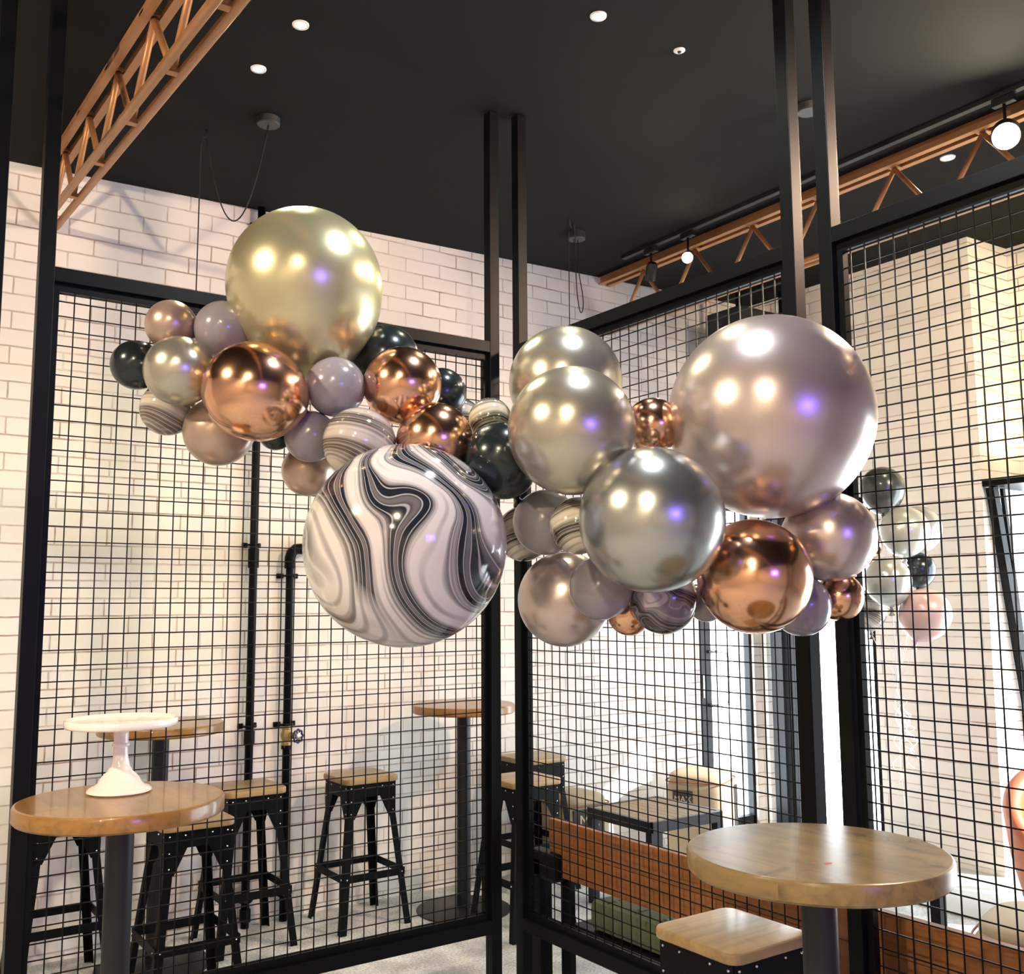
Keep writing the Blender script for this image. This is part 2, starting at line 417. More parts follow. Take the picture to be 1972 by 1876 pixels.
BAL = {
    'champagne': plain('champagne_pearl', (0.61, 0.58, 0.37), 0.28, 0.75, coat=0.15),
    'silverchamp': plain('silver_champagne_pearl', (0.50, 0.475, 0.40), 0.27, 0.8, coat=0.15),
    'silver': plain('silver_pearl', (0.45, 0.47, 0.45), 0.26, 0.9, coat=0.1),
    'rose': plain('dusty_rose_pearl', (0.58, 0.49, 0.47), 0.28, 0.75, coat=0.15),
    'mocha': plain('mocha_pearl', (0.46, 0.34, 0.28), 0.3, 0.6, coat=0.2),
    'lilac': plain('lilac_grey_latex', (0.25, 0.235, 0.265), 0.22, 0.0, coat=0.35),
    'black': plain('black_pearl', (0.020, 0.030, 0.034), 0.22, 0.5, coat=0.3),
    'copper': plain('copper_chrome', (0.80, 0.46, 0.30), 0.17, 1.0),
    'marbledark': marble_mat('charcoal_stripe_marble', (0.55, 0.52, 0.46), (0.16, 0.15, 0.12), (0.035, 0.035, 0.03), 6.0, 48, -0.1, 2.3, distort=0.5, flow=(0.2, 0.3, 1.0)),
    'marblebrown': marble_mat('brown_stripe_marble', (0.50, 0.46, 0.43), (0.20, 0.17, 0.15), (0.09, 0.075, 0.065), 4.0, 60, -0.2, 5.1, distort=0.6, flow=(0.3, 0.1, 1.0)),
    'marbleviolet': marble_mat('violet_marble', (0.40, 0.34, 0.38), (0.12, 0.10, 0.12), (0.035, 0.03, 0.04), 7.0, 26, -0.3, 3.7, distort=2.2),
    'marblewhite': marble_mat('white_charcoal_marble', (0.62, 0.60, 0.61), (0.13, 0.125, 0.14), (0.015, 0.018, 0.028), 2.4, 44, -0.25, 1.3, distort=2.2, flow=(0.75, -0.55, 0.45), zone=0.42),
    'clearpearl': plain('silver_white_pearl', (0.48, 0.50, 0.47), 0.25, 0.45, coat=0.3),
    'greypearl': plain('grey_pearl', (0.075, 0.08, 0.08), 0.25, 0.5, coat=0.3),
    'pinkpearl': plain('pale_pink_pearl', (0.62, 0.44, 0.42), 0.3, 0.2, coat=0.3),
}

# ------------------------------------------------------------------ the setting
def ceil_z(u): return 3.70 + 0.029*u

def wall(name, boxes, mat):
    bm = BM()
    for b in boxes: box(bm, *b)
    o = obj(name, bm, mat); o['kind'] = 'structure'; return o

bm = BM(); box(bm, -3.7, 6.4, -4.6, 5.35, -0.12, 0.0)
tag(obj('floor', bm, M['carpet']), kind='structure')
bm = BM()
vs = [bm.verts.new((x, y, ceil_z(x)+dz)) for x in (-3.8, 6.6) for y in (-4.6, 5.4) for dz in (0, 0.12)]
for f in [(0, 1, 3, 2), (4, 6, 7, 5), (0, 4, 5, 1), (2, 3, 7, 6), (0, 2, 6, 4), (1, 5, 7, 3)]: bm.faces.new([vs[i] for i in f])
bmesh.ops.recalc_face_normals(bm, faces=bm.faces[:])
tag(obj('ceiling', bm, M['ceiling']), kind='structure')
TOP = 3.92
wall('wall_back', [(-3.7, 5.17, 5.13, 5.33, 0, TOP), (5.17, 5.73, 5.13, 5.33, 2.36, TOP), (5.73, 6.0, 5.13, 5.33, 0, TOP)], M['brick_x'])
wall('wall_right', [(5.8, 6.0, 5.07, 5.129, 0, TOP), (5.8, 6.0, 4.137, 5.07, 2.31, TOP), (5.8, 6.27, 3.342, 4.137, 0, TOP),
                    (6.25, 6.45, -4.5, 3.341, 2.33, TOP), (5.8, 6.25, -4.5, 0.4, 0, 2.30)], M['brick_y'])
wall('wall_left', [(-3.7, -3.5, -4.5, 5.13, 0, TOP)], M['plaster'])
wall('wall_front', [(-3.7, 6.45, -4.6, -4.4, 0, TOP)], M['plaster'])
# pale concrete threshold strip in front of the right wall
bm = BM(); box(bm, 4.95, 5.795, 0.42, 4.9, 0.0, 0.012)
tag(obj('trim_1', bm, M['concrete']), kind='structure')

# glazed door in the back wall
d1 = thing('door_1', None, None, (5.17, 5.16, 0)); tag(d1, kind='structure')
bm = BM(); box(bm, 0.0, 0.56, 0, 0.05, 2.28, 2.36); box(bm, 0, 0.02, 0, 0.05, 0, 2.3); box(bm, 0.54, 0.56, 0, 0.05, 0, 2.3)
box(bm, 0.10, 0.56, 0, 0.05, 0.0, 0.08)
obj('door_frame', bm, M['dark_steel'], d1)
bm = BM(); box(bm, 0.035, 0.085, -0.01, 0.04, 0.0, 2.3, 0.002); box(bm, 0.092, 0.145, 0.0, 0.05, 0.0, 2.3, 0.002)
obj('door_stile', bm, M['dark_steel'], d1)
bm = BM(); box(bm, 0.146, 0.54, 0.02, 0.028, 0.08, 2.28); obj('glass_pane', bm, M['glass'], d1)
bm = BM(); tube(bm, [(0.11, 0.0, 1.26), (0.11, -0.035, 1.26), (0.13, -0.05, 1.26), (0.22, -0.06, 1.26), (0.245, -0.06, 1.245), (0.255, -0.06, 1.22),
                     (0.255, -0.06, 0.92), (0.245, -0.06, 0.90), (0.22, -0.06, 0.885), (0.13, -0.05, 0.885), (0.11, -0.035, 0.885), (0.11, 0.0, 0.885)], 0.011, 12)
o = obj('door_handle', bm, M['chrome'], d1, 3.2); o['label'] = 'brushed steel D-shaped pull handle'
bm = BM(); box(bm, 0.045, 0.06, -0.016, -0.008, 0.94, 1.10, 0.001); obj('lock_plate', bm, M['chrome'], d1)

# folding glass leaves stacked at the left of the right-hand opening
w1 = thing('window_1', None, None, (5.8, 0, 0)); tag(w1, kind='structure')
bm = BM()
for a, b, du in ((4.98, 5.05, 0.0), (4.915, 4.96, -0.03), (4.86, 4.90, 0.02), (4.815, 4.845, -0.02)):
    box(bm, 0.02+du, 0.08+du, a, b, 0.0, 2.30, 0.003)
obj('folding_frame', bm, M['dark_steel'], w1)
bm = BM(); box(bm, 0.0, 0.10, 4.137, 5.07, 2.27, 2.31); box(bm, 0.03, 0.09, 4.137, 4.185, 0, 2.27)
box(bm, 0.03, 0.09, 4.185, 4.81, 0.0, 0.03)
obj('window_frame', bm, M['steel'], w1)
bm = BM(); box(bm, 0.05, 0.056, 4.185, 4.81, 0.03, 2.27); obj('glass_pane', bm, M['glass'], w1)

# street window beyond the brick pier: head, posts and a sash pushed outwards
w2 = thing('window_2', None, None, (5.8, 0, 0)); tag(w2, kind='structure')
bm = BM(); box(bm, 0.0, 0.45, 0.4, 3.34, 2.295, 2.33); box(bm, 0.0, 0.06, 0.4, 0.46, 0, 2.29)
obj('window_frame', bm, M['steel'], w2)
bm = BM()
for vv in (3.30, 2.2):
    bar(bm, (0.035, vv, 2.29), (0.42, vv, 0.30), 0.05, 0.055, (1, 0, 0.2))
    bar(bm, (0.15, vv, 2.29), (0.33, vv, 0.86), 0.022, 0.025, (1, 0, 0.2))
bar(bm, (0.42, 3.3, 0.30), (0.42, 2.2, 0.30), 0.05, 0.05)
obj('pushed_out_sash', bm, M['steel'], w2)

# ------------------------------------------------------------------ mesh partitions
Z0, Z1 = 0.367, 2.645
def partition(name, label, origin, ax, posts, m0, m1, first, step, nw, zfirst, zstep, rail0, rail1):
    """ax: unit direction along the panel; local x runs along it"""
    rz = math.atan2(ax[1], ax[0])
    t = thing(name, label, 'partition', origin, None, rz)
    for s, ztop in posts:
        bm = BM(); box(bm, s-0.024, s+0.024, -0.024, 0.024, 0.0, ztop-0.004, 0.002)
        box(bm, s-0.055, s+0.055, -0.045, 0.045, 0.0, 0.006)
        obj('post', bm, M['steel'], t)
    a, b = rail0, rail1
    bm = BM(); box(bm, a, b, -0.024, 0.024, 2.673, 2.722, 0.002); obj('top_rail', bm, M['steel'], t)
    bm = BM(); box(bm, a, b, -0.024, 0.024, 0.290, 0.340, 0.002); obj('bottom_rail', bm, M['steel'], t)
    # angle-iron frame that holds the mesh
    bm = BM()
    box(bm, m0-0.02, m1+0.02, -0.004, 0.02, Z1, Z1+0.028); box(bm, m0-0.02, m1+0.02, -0.004, 0.02, Z0-0.028, Z0)
    box(bm, m0-0.02, m0, -0.004, 0.02, Z0, Z1); box(bm, m1, m1+0.02, -0.004, 0.02, Z0, Z1)
    obj('mesh_frame', bm, M['steel'], t)
    bm = BM()
    r = 0.0023
    for i in range(nw):
        s = first + i*step
        if m0 < s < m1: tube(bm, [(s, -0.0022, Z0-0.004), (s, -0.0022, Z1+0.004)], r, 6)
    k = 0
    while zfirst - k*zstep > Z0+0.005:
        z = zfirst - k*zstep; k += 1
        tube(bm, [(m0-0.004, 0.0022, z), (m1+0.004, 0.0022, z)], r, 6)
    for z in (Z0+0.006, Z1-0.006): tube(bm, [(m0, 0.0, z), (m1, 0.0, z)], 0.003, 6)
    obj('wire_mesh', bm, M['wire'], t, 3.2)
    return t

partition('mesh_partition', 'black steel partition with square wire mesh facing the left tables', (0.67, 3.525, 0), (1, 0),
          [(-0.0925, ceil_z(0.5775)), (1.6825, ceil_z(2.35))], -0.048, 1.637, 0.0, 0.05, 33, 2.613, 0.05, -0.0685, 1.6585)
partition('mesh_partition', 'black wire mesh partition right of the pair of centre posts, behind the balloons', (2.475, 3.426, 0), (0, -1),
          [(-0.06, ceil_z(2.475)), (1.425, ceil_z(2.475))], -0.015, 1.378, 0.0, 0.05, 28, 2.613, 0.05, -0.036, 1.401)
partition('mesh_partition', 'black wire mesh partition at the far right, nearest the sunny window', (2.475, 3.426, 0), (0, -1),
          [(1.565, ceil_z(2.475)), (3.25, ceil_z(2.475))], 1.612, 3.205, 1.6379, 0.0482, 34, 2.5903, 0.0483, 1.589, 3.226)
t = thing('mesh_partition', 'black steel post of another partition at the left edge of the picture', 'partition', (0.425, 3.525, 0))
bm = BM(); box(bm, -0.024, 0.024, -0.024, 0.024, 0, ceil_z(0.425)-0.004, 0.002); box(bm, -0.05, 0.05, -0.045, 0.045, 0, 0.006); obj('post', bm, M['steel'], t)
bm = BM(); box(bm, -0.85, -0.024, -0.024, 0.024, 2.673, 2.722); obj('top_rail', bm, M['steel'], t)
bm = BM(); box(bm, -0.85, -0.024, -0.024, 0.024, 0.29, 0.34); obj('bottom_rail', bm, M['steel'], t)
bm = BM()
for i in range(16): tube(bm, [(-0.06-0.05*i, -0.0022, 0.34), (-0.06-0.05*i, -0.0022, 2.673)], 0.0023, 6)
for k in range(46): tube(bm, [(-0.85, 0.0022, 0.38+0.05*k), (-0.026, 0.0022, 0.38+0.05*k)], 0.0023, 6)
obj('wire_mesh', bm, M['wire'], t, 3.2)

# ------------------------------------------------------------------ roof trusses
def truss(label, u, v_far, v_near, ztop, zbot, nodes_top, nodes_bot, band=False):
    t = thing('roof_truss', label, 'truss', (u, v_far, 0))
    P = lambda x, v, z: (x, v-v_far, z)
    if band:
        bm = BM()
        for sx in (-0.028, 0.028):
            bar(bm, P(sx, v_far, ztop(v_far)+0.03), P(sx, v_near, ztop(v_near)+0.03), 0.012, 0.055)
            bar(bm, P(sx*1.25, v_far, ztop(v_far)), P(sx*1.25, v_near, ztop(v_near)), 0.034, 0.008)
        obj('top_chord', bm, M['copper_paint'], t)
    else:
        for sx in (-0.03, 0.03):
            bm = BM(); bar(bm, P(sx, v_far, ztop(v_far)), P(sx, v_near, ztop(v_near)), 0.03, 0.03)
            obj('top_chord', bm, M['copper_paint'], t)
    for sx in (-0.03, 0.03):
        bm = BM(); tube(bm, [P(sx, v_far, zbot(v_far)), P(sx, v_near, zbot(v_near))], 0.0165, 12)
        obj('bottom_chord', bm, M['copper_paint'], t, 3.2)
    seq = sorted([(v, 1) for v in nodes_top] + [(v, 0) for v in nodes_bot], key=lambda q: -q[0])
    for (va, ta), (vb, tb) in zip(seq, seq[1:]):
        za = ztop(va)-0.01 if ta else zbot(va)
        zb = ztop(vb)-0.01 if tb else zbot(vb)
        bm = BM(); tube(bm, [P(0, va, za), P(0, vb, zb)], 0.0125, 10)
        obj('web_bar', bm, M['copper_paint'], t, 3.2)
    for v in nodes_bot:
        bm = BM(); bar(bm, P(-0.045, v+0.0, zbot(v)+0.0), P(0.045, v, zbot(v)), 0.03, 0.018); obj('node_plate', bm, M['copper_paint'], t)
    for v in nodes_top:
        bm = BM(); bar(bm, P(-0.045, v, ztop(v)), P(0.045, v, ztop(v)), 0.05, 0.01); obj('node_plate', bm, M['copper_paint'], t)
    return t

truss('copper coloured open truss at the upper left, running down to the brick wall', 0.845, 5.12, -4.3,
      lambda v: 3.708-0.062*(5.1-v), lambda v: 3.435-0.071*(5.1-v),
      [4.80-0.49*k for k in range(18)], [5.07-0.495*k for k in range(18)])
truss('copper coloured truss on the right side, under the lighting track', 4.344, 5.12, -4.3,
      lambda v: 3.772, lambda v: 3.440, [4.72-0.465*k for k in range(19)], [4.95-0.465*k for k in range(19)], band=True)

# ------------------------------------------------------------------ ceiling fittings
def downlight(u, v, label, r=0.030, lit=True, power=14, colr=(1.0, 0.93, 0.6)):
    z = ceil_z(u)
    t = thing('downlight', label, 'downlight', (u, v, z), 'recessed downlights in the dark ceiling')
    bm = BM(); lathe(bm, [(r*0.72, -0.004), (r, -0.006), (r*1.05, -0.001), (r*1.05, 0.004), (r*0.72, 0.004)], 28); obj('trim_ring', bm, M['white'], t, 3.2)
    bm = BM(); lathe(bm, [(0, -0.003), (r*0.7, -0.0035), (r*0.72, -0.001)], 24)
    obj('lamp', bm, M['led'], t)
    light('downlight_glow', 'SPOT', (u, v, z-0.02), power, colr, 0.025, target=(u, v, 0), spot=2.3, blend=0.7)
downlight(1.364, 3.311, 'lit round downlight at the top left of the ceiling, nearer the frame edge')
downlight(1.347, 3.694, 'lit round downlight just above the left hanging cable rose')
downlight(2.267, 2.679, 'lit round downlight at the top centre of the ceiling')
downlight(4.586, 2.718, 'white lit downlight beyond the right truss, beside the glaring spotlight', r=0.036)

t = thing('sprinkler_head', 'small white ring fitting with dark centre on the ceiling, right of the top centre downlight', 'sprinkler', (2.697, 2.696, ceil_z(2.697)))
bm = BM(); lathe(bm, [(0.008, -0.006), (0.016, -0.007), (0.023, -0.003), (0.0235, 0.0)], 24); obj('white_ring', bm, M['white'], t, 3.2)
bm = BM(); lathe(bm, [(0, -0.012), (0.006, -0.012), (0.008, -0.006), (0.008, 0)], 16); obj('centre', bm, M['black_plastic'], t, 3.2)

def ceiling_rose(u, v, label, r=0.05, h=0.032):
    z = ceil_z(u)
    t = thing('ceiling_rose', label, 'ceiling rose', (u, v, z))
    bm = BM(); lathe(bm, [(0, -h), (r*0.93, -h), (r, -h+0.004), (r, 0)], 32); obj('canopy', bm, [M['grey_plastic']], t, 0.6)
    return t
t = ceiling_rose(1.539, 4.079, 'round grey ceiling rose with a cable swagged to a hook on its left')
z1 = ceil_z(1.539)
bm = BM()
pts = []
a = Vector((0, 0, -0.03)); hk = Vector((1.344-1.539, 4.327-4.079, ceil_z(1.344)-z1-0.03))
for i in range(25):
    s = i/24; p = a.lerp(hk, s); p.z -= 0.42*4*s*(1-s)*(1.0 if s < 0.5 else 1.0); pts.append(p)
p2 = hk + Vector((0.0, 0, 0)); pts += [p2+Vector((-0.012, 0.006, 0.012)), p2+Vector((-0.02, 0.01, -0.02)), p2+Vector((-0.022, 0.01, -1.04))]
tube(bm, pts, 0.0032, 6)
obj('cable', bm, M['cable'], t, 3.2)
bm = BM(); tube(bm, [hk+Vector((0, 0, 0.03)), hk+Vector((0, 0, 0)), hk+Vector((-0.008, 0.004, -0.006)), hk+Vector((-0.016, 0.008, 0.004))], 0.003, 6); obj('hook', bm, M['black_plastic'], t, 3.2)
bm = BM(); q = p2+Vector((-0.022, 0.01, -1.04)); lathe(bm, [(0, 0.0), (0.015, 0), (0.018, -0.045), (0, -0.046)], 16, q); obj('lamp_socket', bm, M['black_plastic'], t, 0.6)
bm = BM(); ball(bm, q+Vector((0, 0, -0.075)), 0.032, 16); obj('bulb', bm, M['grey_plastic'], t, 3.2)

t = ceiling_rose(3.627, 4.521, 'round grey ceiling rose with looped cables, above the middle of the garland', 0.053, 0.045)
z1 = ceil_z(3.627); bm = BM()
hk = Vector((3.44-3.627, 4.35-4.521, ceil_z(3.44)-z1-0.01))
L1 = [Vector((-0.02, 0, -0.04)), Vector((-0.035, -0.03, -0.2)), Vector((-0.04, -0.05, -0.40)), Vector((-0.02, -0.05, -0.50)), Vector((0.0, -0.05, -0.485)), Vector((0.01, -0.04, -0.40)), Vector((0.0, -0.02, -0.25)), Vector((0.01, 0, -0.04))]
def smooth(P, n=5):
    out = []
    for i in range(len(P)-1):
        p0 = P[max(0, i-1)]; p1 = P[i]; p2 = P[i+1]; p3 = P[min(len(P)-1, i+2)]
        for k in range(n):
            s = k/n
            out.append(0.5*((2*p1)+(-p0+p2)*s+(2*p0-5*p1+4*p2-p3)*s*s+(-p0+3*p1-3*p2+p3)*s**3))
    return out+[P[-1]]
tube(bm, smooth(L1), 0.003, 6)
L2 = [Vector((0.0, 0.01, -0.04)), Vector((-0.03, -0.03, -0.07)), Vector((-0.09, -0.09, 0.0)), hk*0.8+Vector((0, 0, -0.03)), hk, hk+Vector((-0.01, -0.005, -0.05)), hk+Vector((-0.012, -0.005, -0.5)), hk+Vector((-0.012, -0.005, -1.02))]
tube(bm, smooth(L2), 0.003, 6)
obj('cable', bm, M['cable'], t, 3.2)
bm = BM(); q = L2[-1]; lathe(bm, [(0, 0.0), (0.015, 0), (0.018, -0.045), (0, -0.046)], 16, q); obj('lamp_socket', bm, M['black_plastic'], t, 0.6)
bm = BM(); ball(bm, q+Vector((0, 0, -0.075)), 0.032, 16); obj('bulb', bm, M['grey_plastic'], t, 3.2)
ceiling_rose(3.518, 2.728, 'small round grey ceiling fitting seen between the two right posts', 0.05, 0.035)

# lighting track with heads
t = thing('lighting_track', 'black lighting track running along the ceiling above the right truss', 'lighting track', (4.16, 4.71, ceil_z(4.16)))
bm = BM(); box(bm, -0.017, 0.017, -4.2, 0.0, -0.022, 0.0, 0.002); obj('rail', bm, M['black_plastic'], t)
def track_head(v, label, direc, glow, r=0.035, dz=-0.15, power=0, colr=(1, .75, .45), mat='bulb', spot=1.3, ln=0.11):
    z = ceil_z(4.16)
    t = thing('track_spotlight', label, 'spotlight', (4.16, v, z-0.024))
    bm = BM(); box(bm, -0.016, 0.016, -0.05, 0.05, -0.035, 0.0, 0.003); obj('adapter', bm, M['black_plastic'], t)
    bm = BM(); tube(bm, [(0, 0, -0.035), (0, 0, dz)], 0.007, 10); obj('stem', bm, M['black_plastic'], t, 3.2)
    d = Vector(direc).normalized(); c = Vector((0, 0, dz))
    bm = BM(); lathe(bm, [(0, -ln*0.5), (r*0.75, -ln*0.5), (r, -ln*0.3), (r, ln*0.5), (r*0.93, ln*0.5), (r*0.85, ln*0.38), (0, ln*0.36)], 28, c, d); can = obj('lamp_can', bm, M['black_plastic'], t, 0.6)
    bm = BM(); lathe(bm, [(r*0.90, ln*0.44), (r*0.7, ln*0.5), (0, ln*0.56)], 24, c, d)
    obj('lens', bm, M[mat] if glow else M['grey_plastic'], can, 3.2)
    if power:
        q = Vector((4.16, v, z-0.024))+c+d*(ln*0.5+0.03)
        light('track_glow', 'SPOT', q, power, colr, 0.03 if power < 100 else 0.10, target=q+d, spot=spot, blend=0.5)
track_head(4.45, 'dark track spotlight turned away, first on the track from the back wall', (0.3, 0.5, -0.8), False)
track_head(4.13, 'glowing warm track spotlight pointing at the camera, second from the back wall', (-0.75, -0.60, -0.45), True, power=16, spot=1.3)
track_head(2.19, 'glaring white hot track spotlight at the right edge of the picture', (-0.80, -0.42, -0.55), True, r=0.06, dz=-0.17, power=38, colr=(1, .85, .65), mat='bulb_hot', spot=1.5, ln=0.14)
track_head(1.1, 'track spotlight lighting the left brick wall, nearest the camera on the right track', (-0.72, 0.95, -0.40), True, power=170, colr=(1, .70, .50), spot=1.3)

track_head(0.2, 'added unseen spotlight that brightens the far right wall, outside the picture', (0.45, 1.0, -0.32), True, power=380, colr=(1, .78, .50), spot=0.9)  # extra head added out of view to warm and brighten the upper right wall

# a black box-shaped unit high in the far corner
t = thing('air_conditioner', 'black box-shaped unit mounted high in the far corner above the glass door', 'wall unit', (5.07, 4.56, 3.25))
bm = BM(); box(bm, 0, 0.70, 0, 0.33, 0, 0.37, 0.012); obj('casing', bm, M['black_plastic'], t)
bm = BM()
for k in range(5): box(bm, -0.004, 0.0, 0.03, 0.30, 0.05+0.03*k, 0.065+0.03*k)
obj('grille', bm, M['dark_steel'], t)
bm = BM(); box(bm, 0.1, 0.13, 0.1, 0.13, 0.37, 0.585); box(bm, 0.55, 0.58, 0.1, 0.13, 0.37, 0.59); obj('bracket', bm, M['steel'], t)

# lamps in the part of the room behind the photographer, seen as glints on the balloons
def pendant(name, label, loc, r, mat, power, colr, target=None, spot=None):
    u, v, z = loc
    t = thing(name, label, 'lamp', (u, v, ceil_z(u)))
    bm = BM(); tube(bm, [(0, 0, 0), (0, 0, z-ceil_z(u)+0.05)], 0.008, 8); lathe(bm, [(0.0, 0.0), (0.05, 0.0), (0.05, -0.02), (0, -0.02)], 20, (0, 0, 0)); obj('stem', bm, M['black_plastic'], t, 0.6)
    bm = BM(); lathe(bm, [(0.02, 0.05), (r, 0.0), (r, -0.02), (r*0.95, -0.02), (r*0.95, -0.005), (0.0, 0.0)], 28, (0, 0, z-ceil_z(u))); obj('lamp_shade', bm, M['black_plastic'], t, 0.6)
    bm = BM(); lathe(bm, [(r*0.9, -0.008), (r*0.8, -0.02), (0, -0.03)], 24, (0, 0, z-ceil_z(u))); obj('diffuser', bm, M[mat], t, 3.2)
    light('lamp_glow', 'SPOT', (u, v, z-0.06), power, colr, r*0.7, target=target or (u, v, 0), spot=spot or 2.9, blend=0.4)
WARM = (1.0, 0.80, 0.54)
pendant('ceiling_lamp', 'cool white ceiling lamp straight above the garland', (1.66, 1.72, 3.62), 0.075, 'coolled', 38, (0.92, 0.95, 1.0))
pendant('ceiling_lamp', 'warm ceiling lamp left of the photographer', (-1.6, 2.2, 3.5), 0.09, 'bulb', 150, WARM, target=(0.8, 4.2, 1.8))
pendant('ceiling_lamp', 'warm ceiling lamp just behind the photographer', (-0.8, -0.3, 3.5), 0.07, 'bulb', 100, WARM)
pendant('ceiling_lamp', 'warm ceiling lamp far behind the photographer', (-2.6, -1.8, 3.5), 0.08, 'bulb', 130, WARM)
t = thing('wall_screen', 'violet glowing screen on the wall behind the photographer', 'screen', (1.0, -4.38, 2.3))
bm = BM(); box(bm, -0.62, 0.62, 0, 0.05, -0.37, 0.37, 0.008); obj('casing', bm, M['black_plastic'], t)
bm = BM(); box(bm, -0.58, 0.58, 0.05, 0.056, -0.33, 0.33); obj('display', bm, M['screen'], t)
# yellow wall light hidden in the recess above the street window
t = thing('wall_light', 'small yellow uplight on the ledge of the recess above the street window', 'wall light', (6.02, 3.05, 2.33))
bm = BM(); lathe(bm, [(0, 0), (0.04, 0), (0.04, 0.06), (0.03, 0.06), (0.03, 0.02), (0, 0.02)], 20); obj('housing', bm, M['black_plastic'], t, 0.6)
bm = BM(); lathe(bm, [(0, 0.03), (0.028, 0.03), (0.028, 0.025)], 16); obj('lens', bm, M['led'], t)
light('recess_glow', 'SPOT', (6.02, 3.05, 2.41), 9, (1.0, 0.78, 0.25), 0.03, target=(6.02, 3.34, 3.6), spot=2.4)

# ------------------------------------------------------------------ pipes on the back wall
def clamp(t, u, z, w=0.10, y=0.0):
    bm = BM(); box(bm, u-w/2, u-0.022, y+0.03, y+0.042, z-0.013, z+0.013, 0.002); box(bm, u+0.022, u+w/2, y+0.03, y+0.042, z-0.013, z+0.013, 0.002)
    tube(bm, [(u-w/2+0.012, y+0.035, z), (u-w/2+0.012, y+0.02, z)], 0.006, 8); tube(bm, [(u+w/2-0.012, y+0.035, z), (u+w/2-0.012, y+0.02, z)], 0.006, 8)
    tube(bm, [(u-0.03, y+0.04, z), (u-0.03, y-0.01, z), (u-0.015, y-0.028, z), (u+0.015, y-0.028, z), (u+0.03, y-0.01, z), (u+0.03, y+0.04, z)], 0.006, 6)
    obj('pipe_clamp', bm, M['steel'], t, 0.6)
t = thing('wall_pipe', 'tall black pipe rising from the floor to the ceiling on the brick wall', 'pipe', (1.893, 5.085, 0))
bm = BM(); tube(bm, [(0, 0, 0.0), (0, 0, ceil_z(1.893)-0.002)], 0.021, 16); obj('pipe', bm, M['steel'], t, 3.2)
for z0, z1 in ((1.80, 1.90), (0.90, 0.965), (0.03, 0.09), (2.9, 2.98)):
    bm = BM(); tube(bm, [(0, 0, z0), (0, 0, z1)], 0.028, 16); obj('coupling', bm, M['steel'], t, 0.6)
for z in (3.66, 2.8, 1.918, 0.99, 0.13): clamp(t, 0.0, z, y=0)
t = thing('valve_pipe', 'shorter black pipe with an elbow and a blue handwheel valve on the brick wall', 'pipe', (2.095, 5.085, 0))
bm = BM(); tube(bm, [(0, 0, 0.0), (0, 0, 1.84), (0.006, 0, 1.872), (0.02, 0, 1.895), (0.05, 0, 1.905), (0.95, 0, 1.905)], 0.0205, 16); obj('pipe', bm, M['steel'], t, 3.2)
bm = BM(); tube(bm, [(0, 0, 1.80), (0, 0, 1.855), (0.008, 0, 1.883), (0.03, 0, 1.903), (0.06, 0, 1.905), (0.085, 0, 1.905)], 0.029, 16); tube(bm, [(0.95, 0, 1.905), (0.97, 0.0, 1.905), (0.985, 0.02, 1.905), (0.985, 0.040, 1.905)], 0.028, 14)
tube(bm, [(0, 0, 0.86), (0, 0, 0.88)], 0.028, 14)
obj('elbow', bm, M['steel'], t, 0.8)
for z in (1.76, 0.985, 0.13): clamp(t, 0, z, 0.12)
bm = BM(); lathe(bm, [(0.022, -0.06), (0.028, -0.06), (0.028, -0.035), (0.024, -0.03), (0.034, 0), (0.024, 0.03), (0.028, 0.035), (0.028, 0.06), (0.022, 0.06)], 8, (0, 0, 0.93))
tube(bm, [(0.0, 0, 0.93), (0.02, -0.05, 0.93)], 0.017, 12)
v = obj('brass_valve', bm, M['brass'], t, 0.6); v['label'] = 'brass valve body'
bm = BM(); c = Vector((0.032, -0.075, 0.93)); ax = Vector((0.35, -0.93, 0)).normalized(); X, Y, D = frame_of(ax)
ring = [c + (X*math.cos(a)+Y*math.sin(a))*(0.031+0.003*math.cos(8*a)) for a in [2*PI*i/48 for i in range(49)]]
tube(bm, ring, 0.0055, 8, caps=False)
for k in range(8):
    a = PI/8+2*PI*k/8; tube(bm, [c, c+(X*math.cos(a)+Y*math.sin(a))*0.030], 0.004, 6)
h = obj('handwheel', bm, M['blue'], t, 3.2); h['label'] = 'dark blue fluted handwheel'
bm = BM(); lathe(bm, [(0, 0.008), (0.008, 0.008), (0.017, 0.004), (0.017, -0.003), (0, -0.003)], 20, c, ax); obj('wheel_hub', bm, M['chrome'], h, 0.6)

# ------------------------------------------------------------------ bar tables
def make_table(label, wood):
    t = thing('bar_table', label, 'table', (0, 0, 0), 'round bar tables')
    R = 0.278
    bm = BM(); lathe(bm, [(0, 1.025), (R-0.006, 1.025), (R, 1.031), (R, 1.062), (R-0.003, 1.068), (R-0.008, 1.07), (R-0.010, 1.07), (0, 1.07)], 96)
    top = obj('tabletop', bm, M[wood], t, 0.5)
    bm = BM(); box(bm, -0.15, 0.15, -0.03, 0.03, 1.012, 1.025, 0.002); box(bm, -0.03, 0.03, -0.15, 0.15, 1.012, 1.025, 0.002)
    obj('support_plate', bm, M['steel'], t)
    bm = BM(); tube(bm, [(0, 0, 0.012), (0, 0, 1.013)], 0.0375, 32); obj('pole', bm, M['dark_steel'], t, 0.6)
    bm = BM(); lathe(bm, [(0.0, 0.022), (0.06, 0.020), (0.075, 0.015), (0.24, 0.009), (0.25, 0.006), (0.25, 0.0), (0, 0)], 64); obj('base_plate', bm, M['dark_steel'], t, 0.5)
    return t
T1 = make_table('round wooden bar table in front at the left, carrying the white cake stand', 'table_wood'); T1.location = (0.752, 3.0, 0)
copy_tree(T1, (1.367, 4.80, 0), 'round bar table against the brick wall at the left, seen behind the cake stand')
